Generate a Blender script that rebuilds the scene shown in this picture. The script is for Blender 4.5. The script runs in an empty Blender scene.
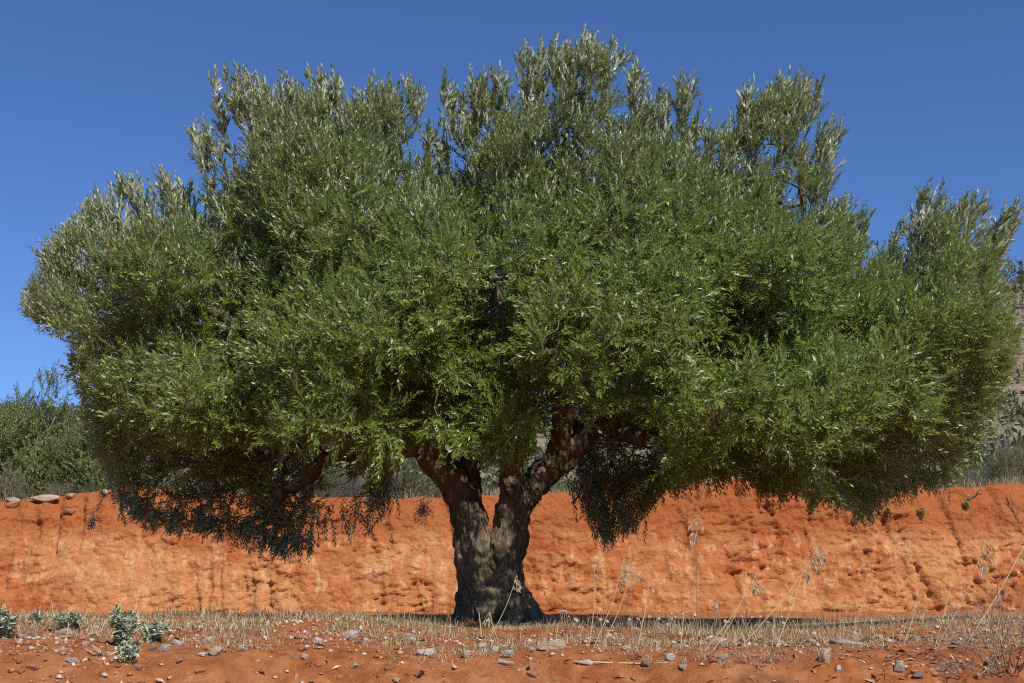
import bpy, math
import numpy as np

rng = np.random.default_rng(11)
scene = bpy.context.scene
COL = scene.collection
R = math.radians

# ------------------------------------------------------------------ helpers
def norm(v):
    v = np.asarray(v, float)
    return v / np.maximum(np.linalg.norm(v, axis=-1, keepdims=True), 1e-9)

def _hash(i, j, k, seed):
    n = (i * 374761393 + j * 668265263 + k * 2147483647 + seed * 974634777) & 0xFFFFFFFF
    n = ((n ^ (n >> 13)) * 1274126177) & 0xFFFFFFFF
    n = (n ^ (n >> 16)) & 0xFFFFFFFF
    return n.astype(np.float64) / 4294967295.0

def vnoise(p, seed=0):
    p = np.asarray(p, float)
    f = np.floor(p); t = p - f
    i = f.astype(np.int64)
    t = t * t * (3 - 2 * t)
    out = 0
    for dx in (0, 1):
        for dy in (0, 1):
            for dz in (0, 1):
                w = (t[..., 0] if dx else 1 - t[..., 0]) * (t[..., 1] if dy else 1 - t[..., 1]) * (t[..., 2] if dz else 1 - t[..., 2])
                out = out + w * _hash(i[..., 0] + dx, i[..., 1] + dy, i[..., 2] + dz, seed)
    return out

def fbm(p, oct=4, seed=0, gain=.5):
    p = np.asarray(p, float); s = 0; a = 1; tot = 0
    for o in range(oct):
        s = s + a * vnoise(p * (2.03 ** o) + 17.3 * o, seed + o); tot += a; a *= gain
    return s / tot            # 0..1

def smooth(a, b, x):
    t = np.clip((x - a) / (b - a), 0, 1)
    return t * t * (3 - 2 * t)

def link(o, parent=None):
    COL.objects.link(o)
    if parent is not None:
        o.parent = parent
    return o

def mesh_quads(name, verts, nper, mat, parent=None, tint=None, smooth_shade=False, faces=None):
    """verts (N,3); consecutive groups of nper make a polygon unless faces (F,nper) is given."""
    verts = np.ascontiguousarray(verts, dtype=np.float32).reshape(-1, 3)
    if faces is None:
        faces = np.arange(len(verts), dtype=np.int32).reshape(-1, nper)
    faces = np.ascontiguousarray(faces, dtype=np.int32)
    me = bpy.data.meshes.new(name)
    me.vertices.add(len(verts)); me.vertices.foreach_set('co', verts.ravel())
    me.loops.add(faces.size); me.loops.foreach_set('vertex_index', faces.ravel())
    me.polygons.add(len(faces))
    me.polygons.foreach_set('loop_start', np.arange(0, faces.size, nper, dtype=np.int32))
    if tint is not None:
        at = me.attributes.new('tint', 'FLOAT', 'FACE')
        at.data.foreach_set('value', np.ascontiguousarray(tint, dtype=np.float32))
    if smooth_shade:
        me.polygons.foreach_set('use_smooth', np.ones(len(faces), dtype=bool))
    me.update(calc_edges=True); me.validate()
    me.materials.append(mat)
    return link(bpy.data.objects.new(name, me), parent)

def tag(o, label=None, cat=None, group=None, kind=None):
    if label: o['label'] = label
    if cat: o['category'] = cat
    if group: o['group'] = group
    if kind: o['kind'] = kind
    return o

def empty(name, loc):
    o = bpy.data.objects.new(name, None); o.location = loc
    o.empty_display_size = .1
    return link(o)

def tube_arrays(polys, sides=6):
    """polys: list of (points (n,3), radii (n,)) -> verts, faces"""
    V = []; F = []; base = 0
    ang = np.linspace(0, 2 * np.pi, sides, endpoint=False)
    for pts, rad in polys:
        pts = np.asarray(pts, float); rad = np.asarray(rad, float)
        n = len(pts)
        tan = np.zeros_like(pts)
        tan[1:-1] = pts[2:] - pts[:-2]; tan[0] = pts[1] - pts[0]; tan[-1] = pts[-1] - pts[-2]
        tan = norm(tan)
        ref = np.array([.31, .93, .2]) if abs(norm(pts[-1] - pts[0])[2]) > .7 else np.array([0.05, .1, 1.])
        u = norm(np.cross(tan, ref)); w = np.cross(tan, u)
        ring = pts[:, None, :] + rad[:, None, None] * (np.cos(ang)[None, :, None] * u[:, None, :] + np.sin(ang)[None, :, None] * w[:, None, :])
        V.append(ring.reshape(-1, 3))
        a = np.arange(n - 1)[:, None] * sides + np.arange(sides)[None, :]
        b = np.arange(n - 1)[:, None] * sides + (np.arange(sides)[None, :] + 1) % sides
        F.append((np.stack([a, b, b + sides, a + sides], -1).reshape(-1, 4)) + base)
        # close the ends with quads collapsed on a fan
        base += n * sides
    return np.concatenate(V), np.concatenate(F)

def tubes(name, polys, mat, parent=None, sides=6):
    capped = []
    for p, r in polys:
        p = np.asarray(p, float); r = np.asarray(r, float)
        p = np.vstack([p[0], p, p[-1]]); r = np.concatenate([[r[0] * .02], r, [r[-1] * .02]])
        p[0] -= 1e-4 * norm(p[2] - p[1]); p[-1] += 1e-4 * norm(p[-2] - p[-3])
        capped.append((p, r))
    V, F = tube_arrays(capped, sides)
    return mesh_quads(name, V, 4, mat, parent, faces=F, smooth_shade=True)

def spline(pts, n=8):
    """Catmull-Rom through rows of pts (any width)."""
    pts = np.asarray(pts, float)
    P = np.vstack([2 * pts[0] - pts[1], pts, 2 * pts[-1] - pts[-2]])
    out = []
    for i in range(1, len(P) - 2):
        t = np.linspace(0, 1, n, endpoint=False)[:, None]
        a, b, c, d = P[i - 1], P[i], P[i + 1], P[i + 2]
        out.append(.5 * ((2 * b) + (-a + c) * t + (2 * a - 5 * b + 4 * c - d) * t ** 2 + (-a + 3 * b - 3 * c + d) * t ** 3))
    out.append(pts[-1:])
    return np.vstack(out)

# ------------------------------------------------------------------ camera geometry
FOC = 1180.0
PITCH = R(12.2)
CAM = np.array([0., -10., .255])
FW = np.array([0, math.cos(PITCH), math.sin(PITCH)])
UP = np.array([0, -math.sin(PITCH), math.cos(PITCH)])

def ray(px, py):
    px = np.asarray(px, float); py = np.asarray(py, float)
    xc = (px - 512) / FOC; yc = (341.5 - py) / FOC
    return FW + xc[..., None] * np.array([1., 0, 0]) + yc[..., None] * UP

def at(px, py, Y):
    d = ray(px, py)
    t = (np.asarray(Y, float) + 10) / d[..., 1]
    return CAM + t[..., None] * d

def project(P):
    v = np.asarray(P) - CAM
    z = v @ FW
    return 512 + FOC * v[..., 0] / z, 341.5 - FOC * (v @ UP) / z

SUN_EL, SUN_AZ = 47, 154          # azimuth clockwise from +Y (the view direction)

# ------------------------------------------------------------------ materials
def new_mat(name):
    m = bpy.data.materials.new(name); m.use_nodes = True
    nt = m.node_tree
    for n in list(nt.nodes): nt.nodes.remove(n)
    out = nt.nodes.new('ShaderNodeOutputMaterial')
    return m, nt, out

class NB:
    def __init__(s, nt): s.nt = nt
    def n(s, typ, **kw):
        nd = s.nt.nodes.new(typ)
        ins = kw.pop('ins', {})
        for k, v in kw.items(): setattr(nd, k, v)
        for k, v in ins.items():
            if isinstance(v, bpy.types.NodeSocket): s.nt.links.new(v, nd.inputs[k])
            else: nd.inputs[k].default_value = v
        return nd
    def ramp(s, fac, stops, interp='LINEAR'):
        nd = s.n('ShaderNodeValToRGB'); cr = nd.color_ramp; cr.interpolation = interp
        while len(cr.elements) < len(stops): cr.elements.new(.5)
        for e, (p, c) in zip(cr.elements, stops):
            e.position = p; e.color = (*c, 1) if len(c) == 3 else c
        s.nt.links.new(fac, nd.inputs[0]); return nd.outputs[0]
    def mix(s, fac, a, b, mode='MIX'):
        nd = s.n('ShaderNodeMix', data_type='RGBA', blend_type=mode)
        for idx, v in ((0, fac), (6, a), (7, b)):
            if isinstance(v, bpy.types.NodeSocket): s.nt.links.new(v, nd.inputs[idx])
            else: nd.inputs[idx].default_value = v if idx == 0 else ((*v, 1) if len(v) == 3 else v)
        return nd.outputs[2]
    def math(s, op, a, b=0.0):
        nd = s.n('ShaderNodeMath', operation=op)
        for idx, v in ((0, a), (1, b)):
            if isinstance(v, bpy.types.NodeSocket): s.nt.links.new(v, nd.inputs[idx])
            else: nd.inputs[idx].default_value = v
        return nd.outputs[0]
    def noise(s, vec, scale, detail=4, rough=.55, dist=0):
        nd = s.n('ShaderNodeTexNoise', ins={'Vector': vec, 'Scale': scale, 'Detail': detail, 'Roughness': rough, 'Distortion': dist})
        return nd.outputs[0]
    def pos(s, scale=(1, 1, 1), loc=(0, 0, 0), coord='Object'):
        tc = s.n('ShaderNodeTexCoord')
        mp = s.n('ShaderNodeMapping', ins={'Vector': tc.outputs[coord], 'Scale': scale, 'Location': loc})
        return mp.outputs[0]

def leaf_mat(name, top, under, transl=.25, rough=.45, tcol=None):
    m, nt, out = new_mat(name); b = NB(nt)
    tint = b.n('ShaderNodeAttribute', attribute_name='tint').outputs['Fac']
    geo = b.n('ShaderNodeNewGeometry')
    ct = b.ramp(tint, top); cu = b.ramp(tint, under)
    c = b.mix(geo.outputs['Backfacing'], ct, cu)
    bs = b.n('ShaderNodeBsdfPrincipled', ins={'Base Color': c, 'Roughness': rough, 'Specular IOR Level': .45})
    tr = b.n('ShaderNodeBsdfTranslucent', ins={'Color': b.mix(.5, ct, tcol or (.16, .22, .03))})
    mx = b.n('ShaderNodeMixShader', ins={0: transl, 1: bs.outputs[0], 2: tr.outputs[0]})
    nt.links.new(mx.outputs[0], out.inputs[0])
    return m

def tint_mat(name, stops, rough=.8, transl=0):
    m, nt, out = new_mat(name); b = NB(nt)
    tint = b.n('ShaderNodeAttribute', attribute_name='tint').outputs['Fac']
    c = b.ramp(tint, stops)
    bs = b.n('ShaderNodeBsdfPrincipled', ins={'Base Color': c, 'Roughness': rough, 'Specular IOR Level': .2})
    sh = bs.outputs[0]
    if transl:
        tr = b.n('ShaderNodeBsdfTranslucent', ins={'Color': c})
        sh = b.n('ShaderNodeMixShader', ins={0: transl, 1: sh, 2: tr.outputs[0]}).outputs[0]
    nt.links.new(sh, out.inputs[0])
    return m

def stone_mat(name, stops):
    m, nt, out = new_mat(name); b = NB(nt)
    p = b.pos(coord='Object'); n1 = b.noise(p, 1.6, 6, .65); n2 = b.noise(p, 5, 6, .7)
    c = b.ramp(n1, stops)
    c = b.mix(b.math('MULTIPLY', b.ramp(n2, [(.48, (0, 0, 0)), (.62, (1, 1, 1))]), .6), c, (.40, .20, .11))
    bp = b.n('ShaderNodeBump', ins={'Height': n2, 'Strength': .6, 'Distance': .12})
    bs = b.n('ShaderNodeBsdfPrincipled', ins={'Base Color': c, 'Roughness': .92, 'Specular IOR Level': .15, 'Normal': bp.outputs[0]})
    nt.links.new(bs.outputs[0], out.inputs[0])
    return m

def noisy_mat(name, stops, scale, rough=.85, bump=.3, bscale=None, stretch=(1, 1, 1), spec=.2, coord='Object', dist=.01):
    m, nt, out = new_mat(name); b = NB(nt)
    p = b.pos(stretch, coord=coord)
    n1 = b.noise(p, scale, 6, .6)
    c = b.ramp(n1, stops)
    n2 = b.noise(p, bscale or scale * 3, 6, .65)
    bp = b.n('ShaderNodeBump', ins={'Height': n2, 'Strength': bump, 'Distance': dist})
    bs = b.n('ShaderNodeBsdfPrincipled', ins={'Base Color': c, 'Roughness': rough, 'Specular IOR Level': spec, 'Normal': bp.outputs[0]})
    nt.links.new(bs.outputs[0], out.inputs[0])
    return m

M = {}
M['olive_leaf'] = leaf_mat('olive_leaf',
    [(0, (.096, .138, .016)), (.5, (.158, .218, .030)), (.85, (.225, .285, .055)), (1, (.33, .36, .11))],
    [(0, (.42, .46, .29)), (.6, (.57, .60, .42)), (1, (.70, .72, .57))], .33, .36)
M['far_leaf'] = leaf_mat('far_leaf',
    [(0, (.14, .18, .05)), (.6, (.24, .28, .095)), (1, (.36, .385, .18))],
    [(0, (.14, .17, .08)), (1, (.24, .27, .15))], .25, .55)
M['shrub_leaf'] = leaf_mat('shrub_leaf',
    [(0, (.05, .065, .028)), (.6, (.10, .12, .055)), (1, (.19, .20, .11))],
    [(0, (.12, .14, .08)), (1, (.2, .22, .13))], .2, .7)
M['grey_shrub'] = leaf_mat('grey_shrub',
    [(0, (.10, .085, .065)), (.5, (.17, .15, .12)), (.85, (.20, .19, .13)), (1, (.28, .25, .19))],
    [(0, (.12, .10, .08)), (1, (.22, .2, .16))], .15, .8, (.2, .18, .1))
M['thistle_leaf'] = leaf_mat('thistle_leaf',
    [(0, (.32, .37, .22)), (.6, (.50, .55, .38)), (1, (.68, .70, .55))],
    [(0, (.2, .24, .16)), (1, (.34, .37, .27))], .2, .6, (.25, .32, .12))
M['straw'] = tint_mat('straw', [(0, (.27, .19, .10)), (.25, (.45, .35, .19)), (.55, (.64, .52, .31)), (.8, (.54, .47, .33)), (.92, (.28, .27, .13)), (1, (.17, .20, .07))], .75, .25)
M['pale_grass'] = tint_mat('pale_grass', [(0, (.30, .24, .13)), (.6, (.48, .40, .24)), (1, (.28, .28, .15))], .75, .25)
M['green_grass'] = tint_mat('green_grass', [(0, (.09, .11, .04)), (.6, (.20, .20, .09)), (1, (.36, .31, .17))], .75, .25)
M['oat_stem'] = noisy_mat('oat_stem', [(.3, (.52, .40, .20)), (.7, (.66, .53, .31))], 20, .6, .1)
M['oat_ear'] = tint_mat('oat_ear', [(0, (.55, .47, .30)), (1, (.74, .67, .50))], .55, .35)
M['seed_head'] = noisy_mat('seed_head', [(.3, (.33, .25, .18)), (.7, (.58, .50, .40))], 60, .9, .6)
M['dead_wood'] = noisy_mat('dead_wood', [(.3, (.07, .05, .04)), (.7, (.19, .15, .115))], 30, .9, .5)
M['dry_twig'] = noisy_mat('dry_twig', [(.3, (.19, .135, .09)), (.7, (.42, .32, .22))], 25, .9, .4)
M['twig_bark'] = noisy_mat('twig_bark', [(.3, (.12, .10, .075)), (.7, (.27, .23, .18))], 12, .9, .4)
M['hose'] = noisy_mat('hose', [(.3, (.012, .012, .013)), (.7, (.03, .029, .028))], 14, .5, .2, spec=.4)

def bark():
    m, nt, out = new_mat('bark'); b = NB(nt)
    p = b.pos((1, 1, .35)); p2 = b.pos()
    big = b.noise(p2, 2.4, 4, .6)
    fine = b.noise(p, 26, 7, .65, .6)
    c = b.ramp(fine, [(.25, (.042, .030, .020)), (.5, (.125, .096, .064)), (.75, (.29, .235, .16))])
    lich = b.ramp(big, [(.45, (0, 0, 0)), (.7, (1, 1, 1))])
    c = b.mix(b.math('MULTIPLY', lich, .35), c, (.31, .27, .20))
    vor = b.n('ShaderNodeTexVoronoi', feature='DISTANCE_TO_EDGE', ins={'Vector': p, 'Scale': 34, 'Randomness': 1}).outputs[0]
    crack = b.ramp(vor, [(0, (0, 0, 0)), (.14, (1, 1, 1))])
    h = b.math('ADD', b.math('MULTIPLY', crack, .22), fine)
    bp = b.n('ShaderNodeBump', ins={'Height': h, 'Strength': .85, 'Distance': .02})
    bs = b.n('ShaderNodeBsdfPrincipled', ins={'Base Color': c, 'Roughness': .9, 'Specular IOR Level': .15, 'Normal': bp.outputs[0]})
    nt.links.new(bs.outputs[0], out.inputs[0]); return m
M['bark'] = bark()

def soil():
    m, nt, out = new_mat('red_soil'); b = NB(nt)
    p = b.pos()
    n1 = b.noise(p, 1.1, 5, .6); n2 = b.noise(p, 9, 6, .65); n3 = b.noise(p, 70, 6, .75)
    c = b.ramp(n2, [(.27, (.24, .074, .024)), (.5, (.43, .145, .048)), (.72, (.57, .25, .105))])
    c = b.mix(b.math('MULTIPLY', b.ramp(n1, [(.45, (0, 0, 0)), (.65, (1, 1, 1))]), .45), c, (.50, .24, .115))
    c = b.mix(b.math('MULTIPLY', b.ramp(n3, [(.62, (0, 0, 0)), (.7, (1, 1, 1))]), .45), c, (.55, .36, .23))
    # humus patch and leaf litter on the right of the slope (a stain with its own shape)
    sx = b.n('ShaderNodeSeparateXYZ', ins={0: p})
    mx_ = b.math('ADD', b.math('MULTIPLY', sx.outputs[0], .42), b.math('MULTIPLY', b.math('SUBTRACT', b.noise(p, 2.2, 5, .7), .5), 3.2))
    msk = b.ramp(mx_, [(.55, (0, 0, 0)), (1.0, (1, 1, 1))])
    m2 = b.ramp(b.math('ADD', b.math('MULTIPLY', sx.outputs[1], .8), 3.62), [(.0, (1, 1, 1)), (.3, (0, 0, 0))])
    dark = b.ramp(n2, [(.35, (.085, .038, .020)), (.65, (.24, .10, .045))])
    c = b.mix(b.math('MULTIPLY', b.math('MULTIPLY', msk, m2), .85), c, dark)
    h = b.math('ADD', b.math('MULTIPLY', n2, .5), b.math('MULTIPLY', n3, .5))
    bp = b.n('ShaderNodeBump', ins={'Height': h, 'Strength': .9, 'Distance': .045})
    bs = b.n('ShaderNodeBsdfPrincipled', ins={'Base Color': c, 'Roughness': .95, 'Specular IOR Level': .1, 'Normal': bp.outputs[0]})
    nt.links.new(bs.outputs[0], out.inputs[0]); return m
M['soil'] = soil()

def bank_mat():
    m, nt, out = new_mat('red_earth_bank'); b = NB(nt)
    p = b.pos()
    big = b.noise(b.pos((.55, 1, .8), (3.1, 0, 0)), .9, 4, .55)
    mid = b.noise(b.pos((1, 1, .8)), 4.5, 6, .62)
    fine = b.noise(p, 30, 6, .7)
    drip = b.noise(b.pos((1, 1, .07), (1.7, 0, 0)), 9.5, 4, .6)
    stra = b.noise(b.pos((.22, 1, 1.6)), 5, 5, .6)
    c = b.ramp(mid, [(.28, (.25, .058, .018)), (.5, (.385, .104, .031)), (.72, (.49, .165, .056))])
    sp_ = b.n('ShaderNodeSeparateXYZ', ins={0: p})
    zl = b.math('MULTIPLY', b.ramp(b.math('ADD', b.math('MULTIPLY', sp_.outputs[0], .1), .6), [(.0, (0, 0, 0)), (.07, (1, 1, 1)), (.40, (1, 1, 1)), (.50, (0, 0, 0))]), b.ramp(sp_.outputs[2], [(.75, (1, 1, 1)), (1.0, (0, 0, 0))]))
    pale = b.ramp(b.math('ADD', b.math('ADD', b.math('MULTIPLY', big, .75), b.math('MULTIPLY', stra, .35)), b.math('MULTIPLY', zl, .11)), [(.47, (0, 0, 0)), (.66, (1, 1, 1))])
    c = b.mix(b.math('MULTIPLY', pale, .6), c, b.ramp(fine, [(.3, (.50, .215, .078)), (.7, (.69, .39, .17))]))
    dm = b.ramp(drip, [(.54, (0, 0, 0)), (.61, (1, 1, 1))])
    dm = b.math('MULTIPLY', dm, b.ramp(mid, [(.35, (0, 0, 0)), (.6, (1, 1, 1))]))
    c = b.mix(b.math('MULTIPLY', dm, .6), c, (.66, .42, .22))
    c = b.mix(b.math('MULTIPLY', b.ramp(fine, [(.63, (0, 0, 0)), (.72, (1, 1, 1))]), .4), c, (.74, .48, .30))
    c = b.mix(b.math('MULTIPLY', b.ramp(fine, [(.28, (1, 1, 1)), (.38, (0, 0, 0))]), .4), c, (.24, .07, .025))
    sx = b.n('ShaderNodeSeparateXYZ', ins={0: p})
    top = b.ramp(b.math('ADD', sx.outputs[2], b.math('MULTIPLY', b.math('SUBTRACT', mid, .5), .6)), [(1.02, (0, 0, 0)), (1.25, (1, 1, 1))])
    top2 = b.ramp(b.math('MULTIPLY', b.math('ADD', sx.outputs[2], b.math('MULTIPLY', b.math('SUBTRACT', mid, .5), .6)), .5), [(.50, (0, 0, 0)), (.62, (1, 1, 1))])
    c = b.mix(b.math('MULTIPLY', top2, .85), c, b.ramp(fine, [(.3, (.25, .068, .022)), (.7, (.44, .14, .045))]))
    vd = b.n('ShaderNodeTexVoronoi', ins={'Vector': b.pos((1, 1, 1.4)), 'Scale': 13, 'Randomness': 1}).outputs[0]
    h = b.math('ADD', b.math('ADD', b.math('MULTIPLY', mid, .5), b.math('MULTIPLY', fine, .5)), b.math('MULTIPLY', vd, -.35))
    bp = b.n('ShaderNodeBump', ins={'Height': h, 'Strength': .9, 'Distance': .06})
    bs = b.n('ShaderNodeBsdfPrincipled', ins={'Base Color': c, 'Roughness': .95, 'Specular IOR Level': .1, 'Normal': bp.outputs[0]})
    nt.links.new(bs.outputs[0], out.inputs[0]); return m
M['bank'] = bank_mat()

def hill_mat():
    m, nt, out = new_mat('hillside_soil'); b = NB(nt)
    p = b.pos()
    n1 = b.noise(p, .35, 6, .65); n2 = b.noise(p, 3.5, 6, .7)
    c = b.ramp(n2, [(.3, (.15, .115, .07)), (.55, (.28, .23, .15)), (.75, (.36, .31, .23))])
    c = b.mix(b.math('MULTIPLY', b.ramp(n1, [(.5, (0, 0, 0)), (.7, (1, 1, 1))]), .6), c, (.30, .215, .14))
    bp = b.n('ShaderNodeBump', ins={'Height': n2, 'Strength': .8, 'Distance': .15})
    bs = b.n('ShaderNodeBsdfPrincipled', ins={'Base Color': c, 'Roughness': .95, 'Specular IOR Level': .1, 'Normal': bp.outputs[0]})
    nt.links.new(bs.outputs[0], out.inputs[0]); return m
M['hill'] = hill_mat()

STONE = {
 'grey': stone_mat('grey_stone', [(.3, (.35, .305, .25)), (.7, (.52, .46, .38))]),
 'dark': stone_mat('dark_stone', [(.3, (.16, .138, .112)), (.7, (.29, .255, .21))]),
 'white': stone_mat('white_stone', [(.3, (.58, .52, .44)), (.7, (.76, .70, .61))]),
 'blue': stone_mat('blue_grey_stone', [(.3, (.44, .42, .39)), (.7, (.62, .60, .56))]),
 'beige': stone_mat('beige_stone', [(.3, (.44, .33, .22)), (.7, (.64, .51, .36))]),
 'red': stone_mat('reddish_stone', [(.3, (.36, .15, .075)), (.7, (.54, .28, .16))]),
}

# ------------------------------------------------------------------ ground, bank, hillside
def ground_h(x, y):
    x = np.asarray(x, float); y = np.asarray(y, float)
    p = np.stack([x, y, 0 * x], -1)
    edge = -4.25 + .22 * (fbm(p * .9, 3, 5) - .5) * 2
    d = edge - y                                   # >0 on the slope
    r = .16
    dd = .5 * (d + np.sqrt(d * d + r * r)) - .5 * r * .2
    h = -.60 * np.maximum(dd, 0)
    h = np.maximum(h, -1.4 + .0 * x) + 0
    k = smooth(-.3, .25, d)
    h = h + (.035 + .05 * k) * (fbm(p * 2.2, 4, 21) - .5) * 2 * (1 - smooth(1.8, 3, d) * .8)
    h = h + (k * .075 + .012) * (fbm(p * 8, 5, 31, .66) - .45) * (1 - smooth(1.8, 3, d) * .7) + k * .018 * smooth(.55, .72, fbm(p * 21, 2, 33))
    h = h + .05 * smooth(2.5, 6.4, y) + (.06 + .065 * (1 - smooth(-1.0, -.4, x)) + .05 * smooth(1.9, 2.6, x)) * np.exp(-((y + 2.3) / .9) ** 2)
    # soil piled a little around the tree's foot
    h = h + .05 * np.exp(-((x + .12) ** 2 + y ** 2) / .35)
    return h

def axis(dense_lo, dense_hi, step, lo, hi):
    mid = np.arange(dense_lo, dense_hi + 1e-6, step)
    k = 34
    g = (np.linspace(0, 1, k)[1:]) ** 3
    return np.concatenate([(dense_lo + (lo - dense_lo) * g)[::-1], mid, dense_hi + (hi - dense_hi) * g])

xs = axis(-5.2, 5.2, .024, -300, 300)
ys = np.concatenate([-4.9 - (np.linspace(0, 1, 46)[1:] ** 2.2)[::-1] * 295.1, np.arange(-4.9, -2.6, .016), np.arange(-2.6, 7.4, .08)])
X, Y = np.meshgrid(xs, ys)
Z = ground_h(X, Y)
def grid_faces(ny, nx):
    i = np.arange(ny - 1)[:, None] * nx + np.arange(nx - 1)[None, :]
    return np.stack([i, i + 1, i + nx + 1, i + nx], -1).reshape(-1, 4)
g = mesh_quads('ground', np.stack([X, Y, Z], -1), 4, M['soil'], faces=grid_faces(len(ys), len(xs)), smooth_shade=True)
tag(g, 'orange red earth terrace and slope scattered with stones', 'ground', kind='structure')

def hit(px, py):
    """where the sight line through a photo point meets the ground"""
    d = ray(px, py)
    t = np.linspace(4.2, 16.3, 3000)
    P = CAM + t[:, None] * d
    under = P[:, 2] < ground_h(P[:, 0], P[:, 1])
    i = np.argmax(under) if under.any() else len(t) - 1
    return P[i]

FOOT_Y = 6.4
tx = np.array([-60, 0, 60, 120, 250, 400, 440, 520, 640, 700, 760, 860, 940, 1024, 1090])
ty = np.array([503, 502, 496, 490, 494, 499, 497, 494, 490, 482, 477, 484, 488, 483, 483])
tp = at(tx, ty, FOOT_Y + .92)
def bank_top(x):
    return np.interp(x, tp[:, 0], tp[:, 2])

bx = axis(-8.6, 8.6, .027, -120, 120)
nv = 84
sv = np.linspace(-.10, 1.0, nv)                      # on the face
lip = np.linspace(0, 1, 16)[1:]
rows_y = []; rows_z = []
for s in sv:
    topz = bank_top(bx)
    rows_z.append(topz * s)
    rows_y.append(FOOT_Y + .80 * s + .16 * np.maximum(0, s - .8) ** 2 / .04 + 0 * bx)
for l in lip:
    rows_z.append(bank_top(bx) + .05 * np.sin(l * 1.5) + 0 * bx)
    rows_y.append(FOOT_Y + .96 + 1.5 * l ** 1.5 + 0 * bx)
BY = np.array(rows_y); BZ = np.array(rows_z); BX = np.broadcast_to(bx, BY.shape)
p = np.stack([BX, BY, BZ], -1)
sfull = np.concatenate([sv, 1 + lip])[:, None]
face = 1 - smooth(1.0, 1.35, sfull)
disp = .24 * (fbm(p * np.array([.7, .8, .8]), 3, 3) - .5)
disp = disp + .10 * (fbm(p * np.array([2.6, 3, 3.2]), 5, 8, .62) - .5)
# clods and small ledges that jut out, short broken cracks, shallow rills
cl = fbm(p * np.array([4.5, 5, 11.0]) + (fbm(p * 2.1, 3, 40) - .5)[..., None] * 4, 4, 50, .6)
disp = disp + .045 * (smooth(.50, .58, cl) - .5) * smooth(.45, .62, fbm(p * 1.2, 3, 52))
bil = np.abs(fbm(p * np.array([3.4, 3.4, 4.4]), 4, 57, .62) - .5)
disp = disp + .24 * (bil - .08) * smooth(.40, .62, fbm(p * .9, 3, 58))
disp = disp + .09 * (fbm(p * np.array([8, 8, 7]), 4, 59, .68) - .5)
wc = p * np.array([2.2, 1, 3.6]) + (fbm(p * 2.6, 5, 43, .6) - .5)[..., None] * np.array([4., 0, 4.])
ck = np.abs(vnoise(wc, 61) - .5)
disp = disp - .032 * (1 - smooth(0, .018, ck)) * smooth(.55, .60, fbm(p * np.array([1.2, 1.5, 2.0]), 3, 66))
rl = fbm(np.stack([p[..., 0] * 5.5 + .8 * p[..., 2], p[..., 1] * 0, p[..., 2] * .7], -1), 4, 68, .6)
disp = disp - .085 * (np.abs(rl - .5) < .5) * smooth(.48, .66, rl) * smooth(.35, .6, fbm(p * .8, 2, 69))
# crumbly upper band
up = smooth(.68, .9, sfull) * face
disp = disp + up * .14 * (fbm(p * np.array([5, 5, 6]), 4, 77) - .5)
disp = disp + .022 * (fbm(p * 16, 3, 90) - .5)
BYd = BY - disp * face
BZd = BZ + disp * (1 - face) * .6 + up * .05 * (fbm(p * 4, 3, 15) - .5)
bank = mesh_quads('earth_bank', np.stack([BX, BYd, BZd], -1), 4, M['bank'], faces=grid_faces(BY.shape[0], len(bx)), smooth_shade=True)
tag(bank, 'steep cut bank of bare orange red earth behind the olive tree', 'bank', kind='structure')

HA = np.array([-2.0, -.62, -.434, -.36, -.25, 0., .2, .3, .38, .434, .6, 2.0])
HE = np.array([.10, .135, .150, .150, .140, .135, .150, .185, .235, .268, .31, .30])
def hill_h(x, y):
    dist = np.maximum(y + 10, 1)
    a = x / dist
    e = np.interp(a, HA, HE)
    z0 = bank_top(np.clip(x, -8.4, 8.4)) - .04
    k = smooth(18.5, 78, dist)
    full = CAM[2] + e * dist
    z = z0 + (full - z0) * k
    far = np.maximum(dist - 80, 0)
    z = np.where(dist > 80, CAM[2] + e * (80 + 40 * (1 - np.exp(-far / 60))), z)
    q = np.stack([x, y, 0 * x], -1)
    return z + smooth(19, 32, dist) * (1.1 * (fbm(q * .12, 4, 70) - .5)) + .12 * (fbm(q * .9, 3, 71) - .5)
hx = axis(-14, 22, .22, -400, 400)
hy = np.concatenate([np.arange(7.75, 30, .25), 30 + (np.linspace(0, 1, 90)[1:] ** 1.7) * 330])
HX, HY = np.meshgrid(hx, hy)
hill = mesh_quads('hillside', np.stack([HX, HY, hill_h(HX, HY)], -1), 4, M['hill'], faces=grid_faces(len(hy), len(hx)), smooth_shade=True)
tag(hill, 'dry scrubby hillside rising behind the earth bank', 'hillside', kind='structure')

BPX, BPY = project(np.stack([BX, BYd, BZd], -1)[:nv])
def bank_hit(px, py):
    i_ = np.unravel_index(np.argmin((BPX - px) ** 2 + (BPY - py) ** 2), BPX.shape)
    return np.array([BX[i_], BYd[i_], BZd[i_]])

# ------------------------------------------------------------------ leaves
def leaf_verts(B, D, N, L, W, fold=.25):
    """diamond leaves, base B, direction D, upper-face normal N, length L, width W -> (n*4,3)"""
    D = norm(D); N = norm(N - (N * D).sum(-1, keepdims=True) * D)
    S = np.cross(D, N)
    L = L[:, None]; W = W[:, None]
    a = B
    b = B + D * L * .48 + S * W * .5 + N * W * fold
    c = B + D * L
    d = B + D * L * .48 - S * W * .5 + N * W * fold
    # order so that the face normal equals N
    return np.stack([a, b, c, d], 1).reshape(-1, 3)

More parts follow.
